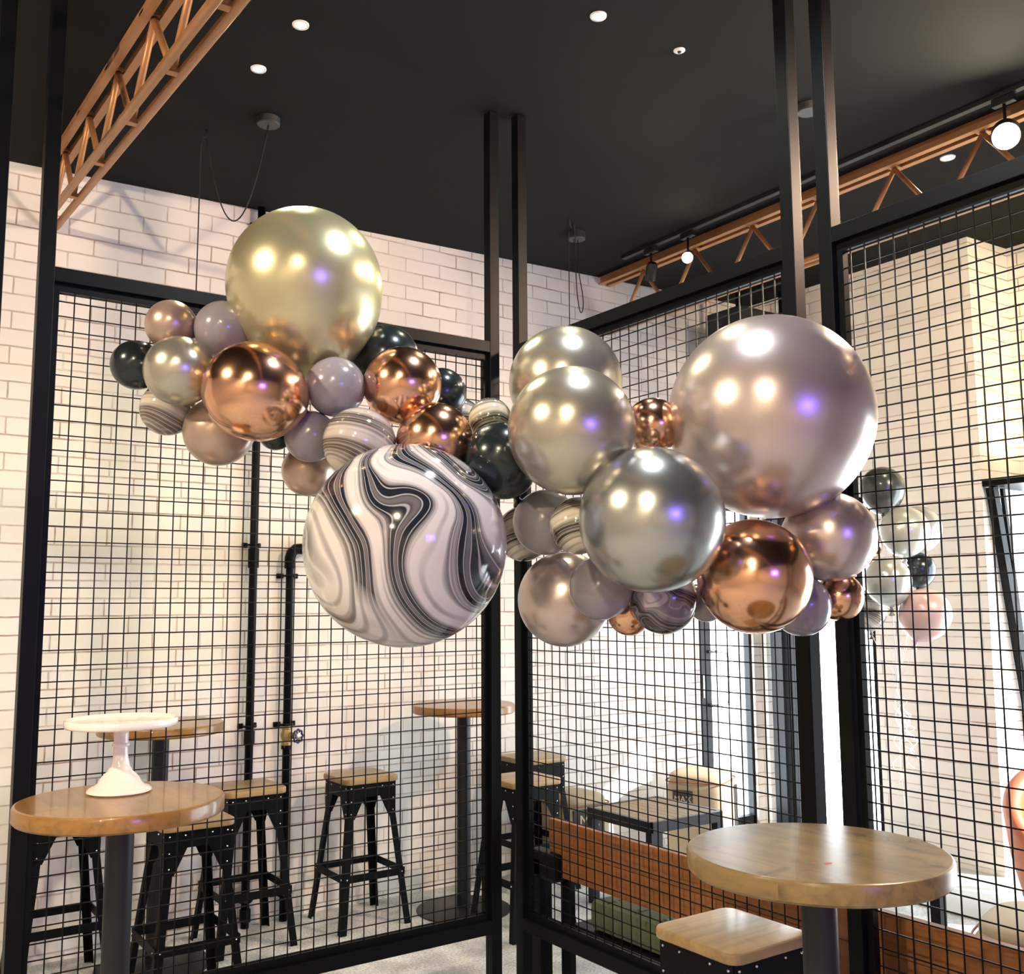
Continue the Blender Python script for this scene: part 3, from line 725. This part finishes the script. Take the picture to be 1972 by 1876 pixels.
copy_tree(T1, (2.945, 4.70, 0), 'round bar table against the brick wall, behind the centre posts')
T4 = make_table('pale stained round bar table at the right front beside the mesh', 'table_wood_pale'); T4.location = (1.825, 1.475, 0)
M['red_paint'] = plain('red_paint', (0.45, 0.05, 0.03), 0.5)
random.seed(3)
for cx, cy, rr in ((-0.076, -0.09, 0.010), (-0.10, -0.07, 0.006)):
    bm = BM()
    ring = [bm.verts.new((cx+rr*random.uniform(0.4, 1.4)*math.cos(2*PI*i/14), cy+rr*random.uniform(0.3, 1.0)*math.sin(2*PI*i/14), 1.0704)) for i in range(14)]
    bm.faces.new(ring); mk = obj('paint_mark', bm, M['red_paint'], T4); mk['label'] = 'small red paint mark on the tabletop'

# cake stand
t = thing('cake_stand', 'glossy white pedestal cake stand on the left front table', 'cake stand', (0.770, 3.10, 1.07))
bm = BM(); lathe(bm, [(0.0, 0.190), (0.03, 0.190), (0.146, 0.186), (0.153, 0.187), (0.156, 0.191), (0.156, 0.206), (0.153, 0.209), (0.150, 0.208), (0.144, 0.201), (0.142, 0.2), (0.0, 0.2)], 96)
obj('plate', bm, M['white'], t, 0.9)
bm = BM(); lathe(bm, [(0, 0.0), (0.085, 0.0), (0.0895, 0.004), (0.0885, 0.009), (0.080, 0.015), (0.068, 0.020), (0.060, 0.028), (0.054, 0.040), (0.045, 0.050), (0.034, 0.060), (0.026, 0.075), (0.0215, 0.095),
                      (0.0195, 0.120), (0.0195, 0.128), (0.024, 0.130), (0.0255, 0.134), (0.024, 0.138), (0.0200, 0.140), (0.0205, 0.165), (0.022, 0.185), (0.03, 0.191), (0, 0.191)], 64)
obj('pedestal', bm, M['white'], t, 0.9)

# ------------------------------------------------------------------ industrial stools
def make_stool(label):
    t = thing('bar_stool', label, 'stool', (0, 0, 0), 'square wooden seated industrial bar stools')
    bm = BM()
    s, r = 0.152, 0.038
    poly = []
    for cx, cy, a0 in ((s-r, s-r, 0), (-s+r, s-r, 90), (-s+r, -s+r, 180), (s-r, -s+r, 270)):
        for k in range(9):
            a = math.radians(a0+90*k/8); poly.append((cx+r*math.cos(a), cy+r*math.sin(a)))
    prism(bm, poly, 0.702, 0.732, 'XY')
    bmesh.ops.bevel(bm, geom=[e for e in bm.edges if abs(e.verts[0].co.z-e.verts[1].co.z) < 1e-6], offset=0.007, segments=3, profile=0.5, affect='EDGES')
    obj('seat', bm, M['seat_wood'], t, 0.5)
    a = 0.132
    zt = 0.702
    def prof(side):
        return [(-a, zt), (a, zt), (a, 0.545), (a-0.035, 0.53), (0.045, 0.635), (-0.045, 0.635), (-a+0.035, 0.53), (-a, 0.545)]
    for k in range(4):
        bm = BM()
        prism(bm, prof(k), -a-0.004, -a+0.0, 'XZ')
        for (px, pz) in ((-a+0.014, 0.685), (-a+0.014, 0.62), (-a+0.014, 0.56), (a-0.014, 0.685), (a-0.014, 0.62), (a-0.014, 0.56), (-0.055, 0.685), (0.055, 0.685)):
            ball(bm, (px, -a-0.005, pz), 0.0042, 8, 1)
        bmesh.ops.rotate(bm, verts=bm.verts[:], cent=(0, 0, 0), matrix=Matrix.Rotation(k*PI/2, 3, 'Z'))
        obj('apron_plate', bm, [M['steel'], M['rivet']], t)
    b = 0.195
    for sx in (-1, 1):
        for sy in (-1, 1):
            bm = BM()
            # angle-iron leg: straight at the top, then splayed outwards
            path = [(a-0.003, 0.69), (a-0.002, 0.57), (a+0.004, 0.53), (b, 0.0)]
            w = 0.034
            def ring(o, z):
                return [(o, o), (o, o-w), (o-0.005, o-w), (o-0.005, o-0.005), (o-w, o-0.005), (o-w, o)]
            rings = [[bm.verts.new((sx*x, sy*y, z)) for x, y in ring(o_, z)] for o_, z in path]
            for A, B in zip(rings, rings[1:]):
                for k in range(6): bm.faces.new((A[k], A[(k+1) % 6], B[(k+1) % 6], B[k]))
            bm.faces.new(rings[0]); bm.faces.new(rings[-1])
            bmesh.ops.recalc_face_normals(bm, faces=bm.faces[:])
            obj('leg', bm, M['steel'], t)
    zc = 0.255
    o_ = a+0.004+(b-a-0.004)*(0.53-zc)/0.53
    for k in range(4):
        bm = BM()
        box(bm, -o_-0.004, o_+0.004, -o_-0.005, -o_, zc-0.018, zc+0.018)
        ball(bm, (-o_+0.014, -o_-0.007, zc), 0.0048, 8, 1); ball(bm, (o_-0.014, -o_-0.007, zc), 0.0048, 8, 1)
        bmesh.ops.rotate(bm, verts=bm.verts[:], cent=(0, 0, 0), matrix=Matrix.Rotation(k*PI/2, 3, 'Z'))
        obj('crossbar', bm, [M['steel'], M['rivet']], t)
    return t
S = make_stool('bar stool in the right foreground with a pale stained seat'); S.location = (2.087, 1.982, 0)
for loc, lab in (((0.965, 4.84, 0), 'bar stool at the far left, its seat hidden below the left front tabletop'),
                 ((1.36, 4.33, 0), 'bar stool just right of the left front table pole, partly under the tabletop'),
                 ((1.812, 4.882, 0), 'bar stool standing in front of the tall wall pipe'),
                 ((2.415, 4.865, 0), 'bar stool standing alone against the brick wall left of the centre posts'),
                 ((3.03, 4.28, 0), 'nearer of the two bar stools seen between the centre posts'),
                 ((3.50, 4.84, 0), 'farther of the two bar stools by the centre posts, against the wall')):
    copy_tree(S, loc, lab)

# ------------------------------------------------------------------ bench with high wooden back
t = thing('bench', 'long bench with a red brown wooden back and sage cushions along the right mesh', 'bench', (2.60, 3.50, 0))
bm = BM(); box(bm, 0.0, 0.036, -3.3, -0.02, 0.600, 0.712, 0.003); box(bm, 0.002, 0.036, -3.3, -0.02, 0.487, 0.598, 0.003)
obj('backrest', bm, M['bench_wood'], t)
for y0 in (-0.98,):
    bm = BM(); y1 = y0+0.96-(0.18 if y0 == -0.98 else 0)
    box(bm, 0.06, 0.56, y0, y1, 0.30, 0.42, 0.03)
    sc_ = obj('seat_cushion', bm, M['green'], t, 0.7)
    bm = BM()
    for i in range(5):
        for j in range(3): ball(bm, (0.12+0.17*j, y0+0.1+(y1-y0-0.2)*i/4, 0.418), 0.014, 8, sc=(1, 1, 0.5))
    for i in range(4): tube(bm, [(0.08, y0+0.2+(y1-y0-0.3)*i/3, 0.4195), (0.54, y0+0.2+(y1-y0-0.3)*i/3, 0.4195)], 0.003, 6)
    obj('tufting', bm, M['green'], sc_, 3.2)
bm = BM(); box(bm, 0.05, 0.57, -1.0, -0.1, 0.255, 0.30, 0.004); obj('seat_frame', bm, M['steel'], t)
for y in (-0.08, -0.85, -2.2, -3.2):
    bm = BM(); box(bm, 0.037, 0.065, y-0.03, y+0.03, 0.0, 0.60); obj('leg', bm, M['steel'], t)
    if y > -1: bm = BM(); box(bm, 0.50, 0.54, y-0.02-0.08, y+0.02-0.08, 0.0, 0.255); obj('leg', bm, M['steel'], t)
bm = BM(); box(bm, -0.03, 0.035, -0.105, 0.085, 0.472, 0.578, 0.01); obj('end_bracket', bm, M['steel'], t)
bm = BM(); box(bm, -0.03, 0.03, 0.0, 0.11, 0.0, 0.545, 0.004); obj('end_post', bm, M['steel'], t)

# ------------------------------------------------------------------ low tables
t = thing('low_table', 'low square table with weathered slat top and black steel frame, behind the bench', 'table', (3.82, 4.16, 0))
zt = 0.50
bm = BM()
for k in range(8): box(bm, -0.232+0.0582*k, -0.232+0.0582*k+0.0565, -0.235, 0.235, zt-0.018, zt, 0.0015)
obj('slat_top', bm, M['slat_wood'], t)
bm = BM()
for s in (-1, 1):
    box(bm, -0.25, 0.25, s*0.25-0.012, s*0.25+0.012, zt-0.052, zt+0.002); box(bm, s*0.25-0.012, s*0.25+0.012, -0.25, 0.25, zt-0.052, zt+0.002)
obj('frame', bm, M['dark_steel'], t)
for sx in (-1, 1):
    for sy in (-1, 1):
        bm = BM(); box(bm, sx*0.235-0.022, sx*0.235+0.022, sy*0.235-0.022, sy*0.235+0.022, 0, zt-0.05); obj('leg', bm, M['dark_steel'], t)
t2 = thing('side_table', 'black steel table mostly hidden behind the right front tabletop, one square leg showing', 'table', (3.107, 2.027, 0))
bm = BM(); box(bm, -0.42, 0.02, -0.02, 0.42, 0.700, 0.725, 0.004); obj('tabletop', bm, M['slat_wood'], t2)
for lx, ly in ((0, 0), (-0.4, 0), (0, 0.4), (-0.4, 0.4)):
    bm = BM(); box(bm, lx-0.018, lx+0.018, ly-0.018, ly+0.018, 0, 0.70); obj('leg', bm, M['dark_steel'], t2)

# ------------------------------------------------------------------ coffee-sack poufs
def sbox(bm, hx, hy, z0, z1, n=5.0, seg=40, rows=14, puff=0.0):
    rings = []
    for j in range(rows+1):
        a = -PI/2 + PI*j/rows
        cz, sz = math.cos(a), math.sin(a)
        k = abs(cz)**(2/n) if cz > 0 else 0
        z = (z0+z1)/2 + (z1-z0)/2*(math.copysign(abs(sz)**(2/n), sz)) + (puff*(1-k*k) if sz > 0 else 0)
        if j in (0, rows): rings.append([bm.verts.new((0, 0, z+(0 if j == 0 else 0.0)))]); continue
        rings.append([bm.verts.new((hx*k*math.copysign(abs(math.cos(2*PI*i/seg))**(2/n), math.cos(2*PI*i/seg)),
                                    hy*k*math.copysign(abs(math.sin(2*PI*i/seg))**(2/n), math.sin(2*PI*i/seg)), z)) for i in range(seg)])
    for A, B in zip(rings, rings[1:]):
        for i in range(seg):
            i2 = (i+1) % seg
            if len(A) == 1: bm.faces.new((A[0], B[i2], B[i]))
            elif len(B) == 1: bm.faces.new((A[i], A[i2], B[0]))
            else: bm.faces.new((A[i], A[i2], B[i2], B[i]))
    return bm
def text_obj(body, size, parent, loc, rot, mat, label):
    c = bpy.data.curves.new('lettering', 'FONT'); c.body = body; c.size = size; c.extrude = 0.0012; c.align_x = 'CENTER'; c.align_y = 'CENTER'; c.space_line = 0.85
    c.materials.append(mat)
    tmp = bpy.data.objects.new('tmp', c); col.objects.link(tmp)
    dg = bpy.context.evaluated_depsgraph_get(); me = bpy.data.meshes.new_from_object(tmp.evaluated_get(dg))
    bpy.data.objects.remove(tmp)
    o = bpy.data.objects.new('lettering', me); col.objects.link(o); o.parent = parent; o.location = loc; o.rotation_euler = rot; o['label'] = label
    return o
def pouf(label, loc, hx, hy, h, rz, text=None, side=0):
    t = thing('pouf', label, 'pouf', loc, None, rz)
    bm = BM(); sbox(bm, hx, hy, 0.0, h, 7.0, 56, 20, 0.0); obj('body', bm, M['hessian'], t, 3.2)
    bm = BM(); sbox(bm, hx*0.985, hy*0.985, h-0.05, h+0.03, 3.5, 56, 14, 0.015); obj('top_cushion', bm, M['hessian'], t, 3.2)
    bm = BM(); n = 7.0
    pts = [(hx*1.003*math.copysign(abs(math.cos(a))**(2/n), math.cos(a)), hy*1.003*math.copysign(abs(math.sin(a))**(2/n), math.sin(a)), h-0.02) for a in [2*PI*i/80 for i in range(81)]]
    tube(bm, pts, 0.005, 6, caps=False); obj('piping', bm, M['piping'], t, 3.2)
    if text:
        tx, sz, x0, x1, z0, z1 = text
        lab = 'cream stencilled letters %s' % tx.replace('\n', ' ')
        if side:
            bm = BM(); box(bm, -hx-0.0025, -hx+0.012, x0, x1, z0, z1); pp = obj('printed_patch', bm, M['sackprint'], t)
            text_obj(tx, sz, pp, (-hx-0.004, (x0+x1)/2, (z0+z1)/2), (PI/2, 0, -PI/2), M['letter'], lab)
            bm = BM(); box(bm, hx-0.10, hx-0.02, -hy-0.0025, -hy+0.012, 0.12, z1); obj('printed_patch', bm, M['sackprint'], t)
        else:
            bm = BM(); box(bm, x0, x1, -hy-0.0025, -hy+0.012, z0, z1); pp = obj('printed_patch', bm, M['sackprint'], t)
            text_obj(tx, sz, pp, ((x0+x1)/2, -hy-0.004, (z0+z1)/2), (PI/2, 0, 0), M['letter'], lab)
    return t
pouf('coffee sack pouf left of the low table, behind the bar stools', (3.872, 4.94, 0), 0.17, 0.175, 0.44, 0.0, ('MA\nEE', 0.105, -0.13, 0.10, 0.17, 0.40))
pouf('coffee sack pouf with sunlit top in front of the glass door', (4.80, 4.78, 0), 0.19, 0.19, 0.50, 0.5, ('MAX', 0.052, 0.0, 0.13, 0.32, 0.43), 1)
pouf('plain beige pouf at the lower right edge, beyond the bench', (4.30, 2.26, 0), 0.29, 0.29, 0.27, 0.3)

# orange tub armchair at the right edge
t = thing('armchair', 'orange leather tub armchair in the sun at the right edge of the picture', 'armchair', (5.36, 2.72, 0), None, math.radians(0))
t.location = (5.86-0.05, 2.72, 0)
t.location = (5.38, 2.68, 0)
bm = BM(); n = 40; R0, R1 = 0.36, 0.27
prof_n = 10
rows = []
for i in range(n+1):
    a = math.radians(-130 + 260*i/n) + PI/2 - 0.9
    hb = 0.42 + 0.33*max(0.0, math.cos((i/n-0.5)*PI))**1.2
    sec = []
    pr = [(R1, 0.22), (R1, hb-0.05)] + [((R0+R1)/2 - (R0-R1)/2*math.cos(q), hb-0.05+0.05*math.sin(q)) for q in [PI*k/6 for k in range(1, 6)]] + [(R0, hb-0.05), (R0*0.93, 0.30), (R0*0.82, 0.14), (R1*0.9, 0.12)]
    for r_, z_ in pr: sec.append(bm.verts.new((r_*math.cos(a), r_*math.sin(a), z_)))
    rows.append(sec)
for A, B in zip(rows, rows[1:]):
    for k in range(len(A)): bm.faces.new((A[k], B[k], B[(k+1) % len(A)], A[(k+1) % len(A)]))
bm.faces.new(rows[0]); bm.faces.new(rows[-1][::-1])
bmesh.ops.recalc_face_normals(bm, faces=bm.faces[:])
obj('shell', bm, M['leather'], t, 1.0)
bm = BM(); sbox(bm, 0.265, 0.265, 0.24, 0.42, 3.0, 40, 14); obj('seat_cushion', bm, M['leather'], t, 3.2)
bm = BM(); lathe(bm, [(0, 0.12), (0.29, 0.12), (0.29, 0.10), (0, 0.10)], 40); obj('base', bm, M['steel'], t, 0.5)
for a in range(4):
    q = PI/4+a*PI/2; bm = BM(); tube(bm, [(0.2*math.cos(q), 0.2*math.sin(q), 0.11), (0.25*math.cos(q), 0.25*math.sin(q), 0)], 0.012, 10); obj('leg', bm, M['steel'], t, 3.2)

# ------------------------------------------------------------------ balloons
def balloon_profile(R, el, neck=True):
    pr = []
    n = 36
    for i in range(n+1):
        a = PI*i/n
        if a > PI-0.16: break
        z = -R*math.cos(a); r = R*math.sin(a)
        if z > 0: z *= 1+el; 
        q = max(0.0, z/R-0.25)
        r *= 1-0.10*el/0.1*0.5*min(1, q)**2 if el else 1
        pr.append((r, z))
    pr[0] = (0, -R)
    z = pr[-1][1]
    nr = max(0.008, R*0.045)
    pr += [(R*0.12, z+R*0.03), (nr*1.15, z+R*0.07), (nr, z+R*0.10)]
    return pr, z+R*0.10, nr
def balloon(name, mat, pos, R, axis, el, label, group, seg=64):
    t = thing(name, label, 'balloon', pos, group)
    pr, zk, nr = balloon_profile(R, el)
    X, Y, D = frame_of(axis)
    bm = BM(); lathe(bm, pr, seg, (0, 0, 0), axis)
    bmesh.ops.recalc_face_normals(bm, faces=bm.faces[:])
    obj('balloon_skin', bm, mat, t, 3.2)
    bm = BM(); lathe(bm, [(0, zk-0.002), (nr, zk-0.002), (nr*1.5, zk+nr*0.8), (nr, zk+nr*1.8), (nr*0.8, zk+nr*2.2), (nr*2.2, zk+nr*4.2), (nr*2.0, zk+nr*4.4), (0, zk+nr*2.6)], 14, (0, 0, 0), axis)
    obj('knot', bm, mat, t, 3.2)
    return t
GARLAND = [
    ('champagne', (1.094, 2.588, 2.498), 0.217, (0.218, 0.279, -0.935), 0.26, 'huge champagne gold pearl balloon at the top of the garland'),
    ('mocha', (0.775, 2.756, 2.372), 0.070, (0.741, 0.534, -0.408), 0.10, 'small dusty rose pearl balloon at the upper left tip of the garland'),
    ('lilac', (0.897, 2.685, 2.362), 0.079, (0.845, 0.334, -0.417), 0.10, 'small lilac grey balloon tucked left under the huge champagne balloon'),
    ('black', (0.703, 2.827, 2.265), 0.068, (0.999, 0.041, -0.029), 0.10, 'small black pearl balloon at the far left tip of the garland'),
    ('silverchamp', (0.777, 2.673, 2.228), 0.093, (0.948, 0.317, -0.006), 0.08, 'medium silver champagne balloon between the leftmost black and copper balloons'),
    ('copper', (0.927, 2.525, 2.164), 0.131, (0.958, -0.016, -0.288), 0.16, 'big oval copper chrome balloon at the left of the garland'),
    ('marblebrown', (0.788, 2.813, 2.148), 0.074, (0.722, 0.148, 0.676), 0.12, 'small marbled brown and white balloon low on the left tip of the garland'),
    ('mocha', (0.906, 2.731, 2.083), 0.095, (0.879, 0.197, 0.435), 0.14, 'dusty rose balloon hanging below the big oval copper balloon'),
    ('lilac', (1.147, 2.490, 2.195), 0.082, (0.647, 0.758, -0.080), 0.06, 'round lilac grey balloon between the two upper copper chrome balloons'),
    ('black', (1.345, 2.579, 2.318), 0.100, (0.378, 0.904, -0.199), 0.10, 'black pearl balloon behind and right of the huge champagne balloon'),
    ('copper', (1.314, 2.414, 2.204), 0.109, (0.647, 0.758, -0.080), 0.06, 'round copper chrome balloon in front of two black balloons'),
    ('black', (1.462, 2.454, 2.208), 0.073, (0.195, 0.976, -0.093), 0.10, 'small black balloon showing at the right of the round upper copper balloon'),
    ('copper', (1.357, 2.312, 2.041), 0.103, (0.461, 0.833, 0.307), 0.06, 'copper chrome balloon resting just above the huge white marble balloon'),
    ('marbledark', (1.552, 2.503, 2.141), 0.071, (0.741, 0.534, -0.408), 0.10, 'small dark marbled balloon behind the copper one above the marble balloon'),
    ('marbledark', (1.517, 2.283, 2.110), 0.060, (0.637, 0.544, -0.545), 0.08, 'small ring striped marbled balloon above the big oval black balloon'),
    ('black', (1.495, 2.197, 1.987), 0.101, (0.622, 0.357, -0.697), 0.14, 'big oval black pearl balloon in the middle of the garland'),
    ('lilac', (1.101, 2.547, 2.061), 0.071, (0.841, 0.501, 0.206), 0.08, 'lilac grey balloon just left of the brown marbled balloon'),
    ('black', (1.042, 2.650, 2.081), 0.049, (0.674, 0.437, 0.596), 0.08, 'tiny black balloon peeping out below the big oval copper balloon'),
    ('mocha', (1.138, 2.645, 1.982), 0.074, (0.823, 0.260, 0.505), 0.12, 'dusty rose balloon at the bottom of the left half, beside the huge marble balloon'),
    ('marblebrown', (1.176, 2.405, 2.030), 0.095, (0.970, 0.162, 0.182), 0.10, 'medium brown marbled balloon at upper left of the huge white marble balloon'),
    ('marblewhite', (1.230, 2.239, 1.751), 0.256, (0.536, 0.593, 0.601), 0.02, 'huge white balloon with swirling charcoal marble stripes'),
    ('silverchamp', (1.705, 2.183, 2.217), 0.159, (0.642, 0.739, -0.202), 0.04, 'champagne pearl balloon standing highest behind the middle of the garland'),
    ('silverchamp', (1.565, 1.981, 2.039), 0.163, (0.626, 0.722, -0.295), 0.05, 'big champagne silver balloon in front of its paler twin in the middle'),
    ('copper', (1.876, 2.015, 2.087), 0.077, (0.600, 0.677, -0.425), 0.06, 'copper chrome balloon half hidden left of the huge rose balloon'),
    ('rose', (2.119, 1.810, 2.104), 0.276, (0.530, 0.848, 0.017), 0.05, 'huge dusty rose pearl balloon at the right of the garland'),
    ('silver', (1.684, 1.820, 1.805), 0.179, (0.637, 0.741, 0.214), 0.03, 'big silver chrome balloon at the lower centre right of the garland'),
    ('lilac', (1.638, 2.195, 1.823), 0.089, (0.767, 0.560, 0.313), 0.10, 'lilac grey balloon below the big oval black balloon'),
    ('marbledark', (1.638, 2.052, 1.804), 0.075, (0.787, 0.579, 0.214), 0.08, 'small white and charcoal striped balloon left of the big silver balloon'),
    ('marbledark', (1.670, 2.342, 1.802), 0.079, (0.822, 0.484, 0.302), 0.08, 'dim dark marbled balloon behind the right edge of the huge marble balloon'),
    ('rose', (1.749, 2.256, 1.614), 0.132, (0.645, 0.578, 0.500), 0.08, 'dusty rose balloon hanging lowest in the middle of the garland'),
    ('lilac', (1.723, 2.066, 1.642), 0.084, (0.818, 0.320, 0.479), 0.06, 'lilac grey balloon in front of the lowest dusty rose balloon'),
    ('copper', (1.876, 2.127, 1.575), 0.062, (0.567, 0.471, 0.676), 0.06, 'small copper balloon peeping out at the bottom between rose and marbled balloons'),
    ('marbleviolet', (1.884, 1.997, 1.610), 0.091, (0.486, 0.326, 0.811), 0.08, 'violet grey marbled balloon under the big silver balloon'),
    ('lilac', (2.022, 1.973, 1.601), 0.051, (0.530, 0.577, 0.622), 0.06, 'tiny grey balloon just left of the big lower copper chrome balloon'),
    ('copper', (2.004, 1.783, 1.668), 0.147, (0.406, 0.760, 0.507), 0.10, 'big copper chrome balloon low on the right of the garland'),
    ('rose', (2.285, 1.757, 1.780), 0.122, (-0.334, 0.933, -0.136), 0.14, 'dusty rose balloon at the lower right under the huge rose balloon'),
    ('lilac', (2.227, 1.819, 1.591), 0.081, (0.533, 0.364, 0.764), 0.12, 'lilac grey balloon behind the right edge of the big lower copper balloon'),
    ('copper', (2.374, 1.805, 1.615), 0.066, (0.585, -0.145, 0.798), 0.06, 'small copper chrome balloon at the bottom right tip of the garland'),
]

for m, p, R, ax, el, lab in GARLAND:
    balloon('balloon', BAL[m], p, R, ax, el, lab, 'balloons of the hanging garland', 96 if R > 0.15 else 56)

# helium bunch tied to a foil weight near the sunny wall
HUB = Vector((5.008, 3.447, 1.156))
BUNCH = [
    ('greypearl', (5.003, 3.478, 2.251), 0.122, (-0.02, 0, -1), 0.30, 'dark grey balloon at the top of the helium bunch'),
    ('clearpearl', (4.829, 3.233, 1.985), 0.130, (0.1, 0.1, -1), 0.12, 'upper silver white pearl balloon of the helium bunch'),
    ('clearpearl', (5.233, 3.412, 2.023), 0.130, (0.0, 0.0, -1), 0.12, 'silver white balloon behind, at the upper right of the helium bunch'),
    ('copper', (4.909, 3.528, 1.930), 0.083, (0.3, 0.1, -1), 0.15, 'small copper balloon at the left of the helium bunch'),
    ('clearpearl', (4.710, 3.268, 1.717), 0.122, (0.25, 0.1, -1), 0.2, 'lower silver white balloon in the middle of the helium bunch'),
    ('black', (5.109, 3.348, 1.786), 0.095, (-0.1, 0, -1), 0.2, 'dark balloon at the right of the helium bunch, above the pink one'),
    ('pinkpearl', (4.884, 3.172, 1.540), 0.134, (-0.35, 0.2, -1), 0.14, 'pale pink balloon lowest at the right of the helium bunch'),
    ('marblebrown', (4.907, 3.540, 1.568), 0.104, (0.12, 0.0, -1), 0.25, 'grey marbled balloon lowest at the left of the helium bunch'),
]
for m, p, R, ax, el, lab in BUNCH:
    t = balloon('helium_balloon', BAL[m], p, R, ax, el, lab, 'helium balloons of the bunch by the wall', 40)
    P0 = Vector(p); d = Vector(ax).normalized()
    k = d*(R*(1+el)+0.02)
    bm = BM()
    end = HUB-P0
    pts = [k, k.lerp(end, 0.5)+Vector((0.01, 0.0, -0.01)), end]
    tube(bm, smooth([Vector(q) for q in pts], 6), 0.0022, 5); obj('ribbon', bm, M['ribbon'], t, 3.2)
t = thing('balloon_weight', 'silver foil balloon weight with curled ribbons on the floor below the helium bunch', 'balloon weight', (5.14, 3.52, 0))
bm = BM()
random.seed(5)
lathe(bm, [(0, 0), (0.055, 0.0), (0.06, 0.03), (0.045, 0.07), (0.02, 0.09), (0.035, 0.12), (0.05, 0.15), (0.0, 0.13)], 18)
for v in bm.verts:
    v.co += Vector((random.uniform(-1, 1), random.uniform(-1, 1), random.uniform(-0.3, 1)*(1 if v.co.z > 0.01 else 0)))*0.008
obj('foil_bag', bm, M['foil'], t)
bm = BM(); o0 = HUB-Vector(t.location)
pts = [o0, o0+Vector((0.005, 0, -0.2)), o0+Vector((0.02, 0.02, -0.45)), Vector((0.0, 0, 0.35)), Vector((0, 0, 0.10))]
tube(bm, smooth(pts, 8), 0.0025, 5)
for c in range(7):
    base = o0+Vector((random.uniform(-0.02, 0.02), random.uniform(-0.02, 0.02), -0.02-0.02*c)); pts = []
    L = random.uniform(0.25, 0.42); dx = random.uniform(-0.12, 0.16); dy = random.uniform(-0.1, 0.05); tu = random.uniform(2.5, 4.5)
    for i in range(50):
        s = i/49; rr = 0.008+0.022*s
        pts.append(base+Vector((dx*s+rr*math.cos(tu*2*PI*s), dy*s+rr*math.sin(tu*2*PI*s), -L*s)))
    tube(bm, pts, 0.0022, 4)
obj('curled_ribbon', bm, M['ribbon'], t, 3.2)

# white cable end on the floor at the bottom edge of the picture
bm = BM()
tube(bm, smooth([Vector(q) for q in ((0, 0, 0.004), (0.02, 0.02, 0.03), (0.03, 0.03, 0.12), (0.05, 0.02, 0.13), (0.05, 0.0, 0.06), (0.06, -0.03, 0.004), (0.15, -0.15, 0.004))], 6), 0.0035, 6)
tag(obj('cord', bm, M['white'], None, 3.2, (2.50, 3.20, 0.0)), 'thin white cord loop on the floor below the right mesh panel', 'cord')
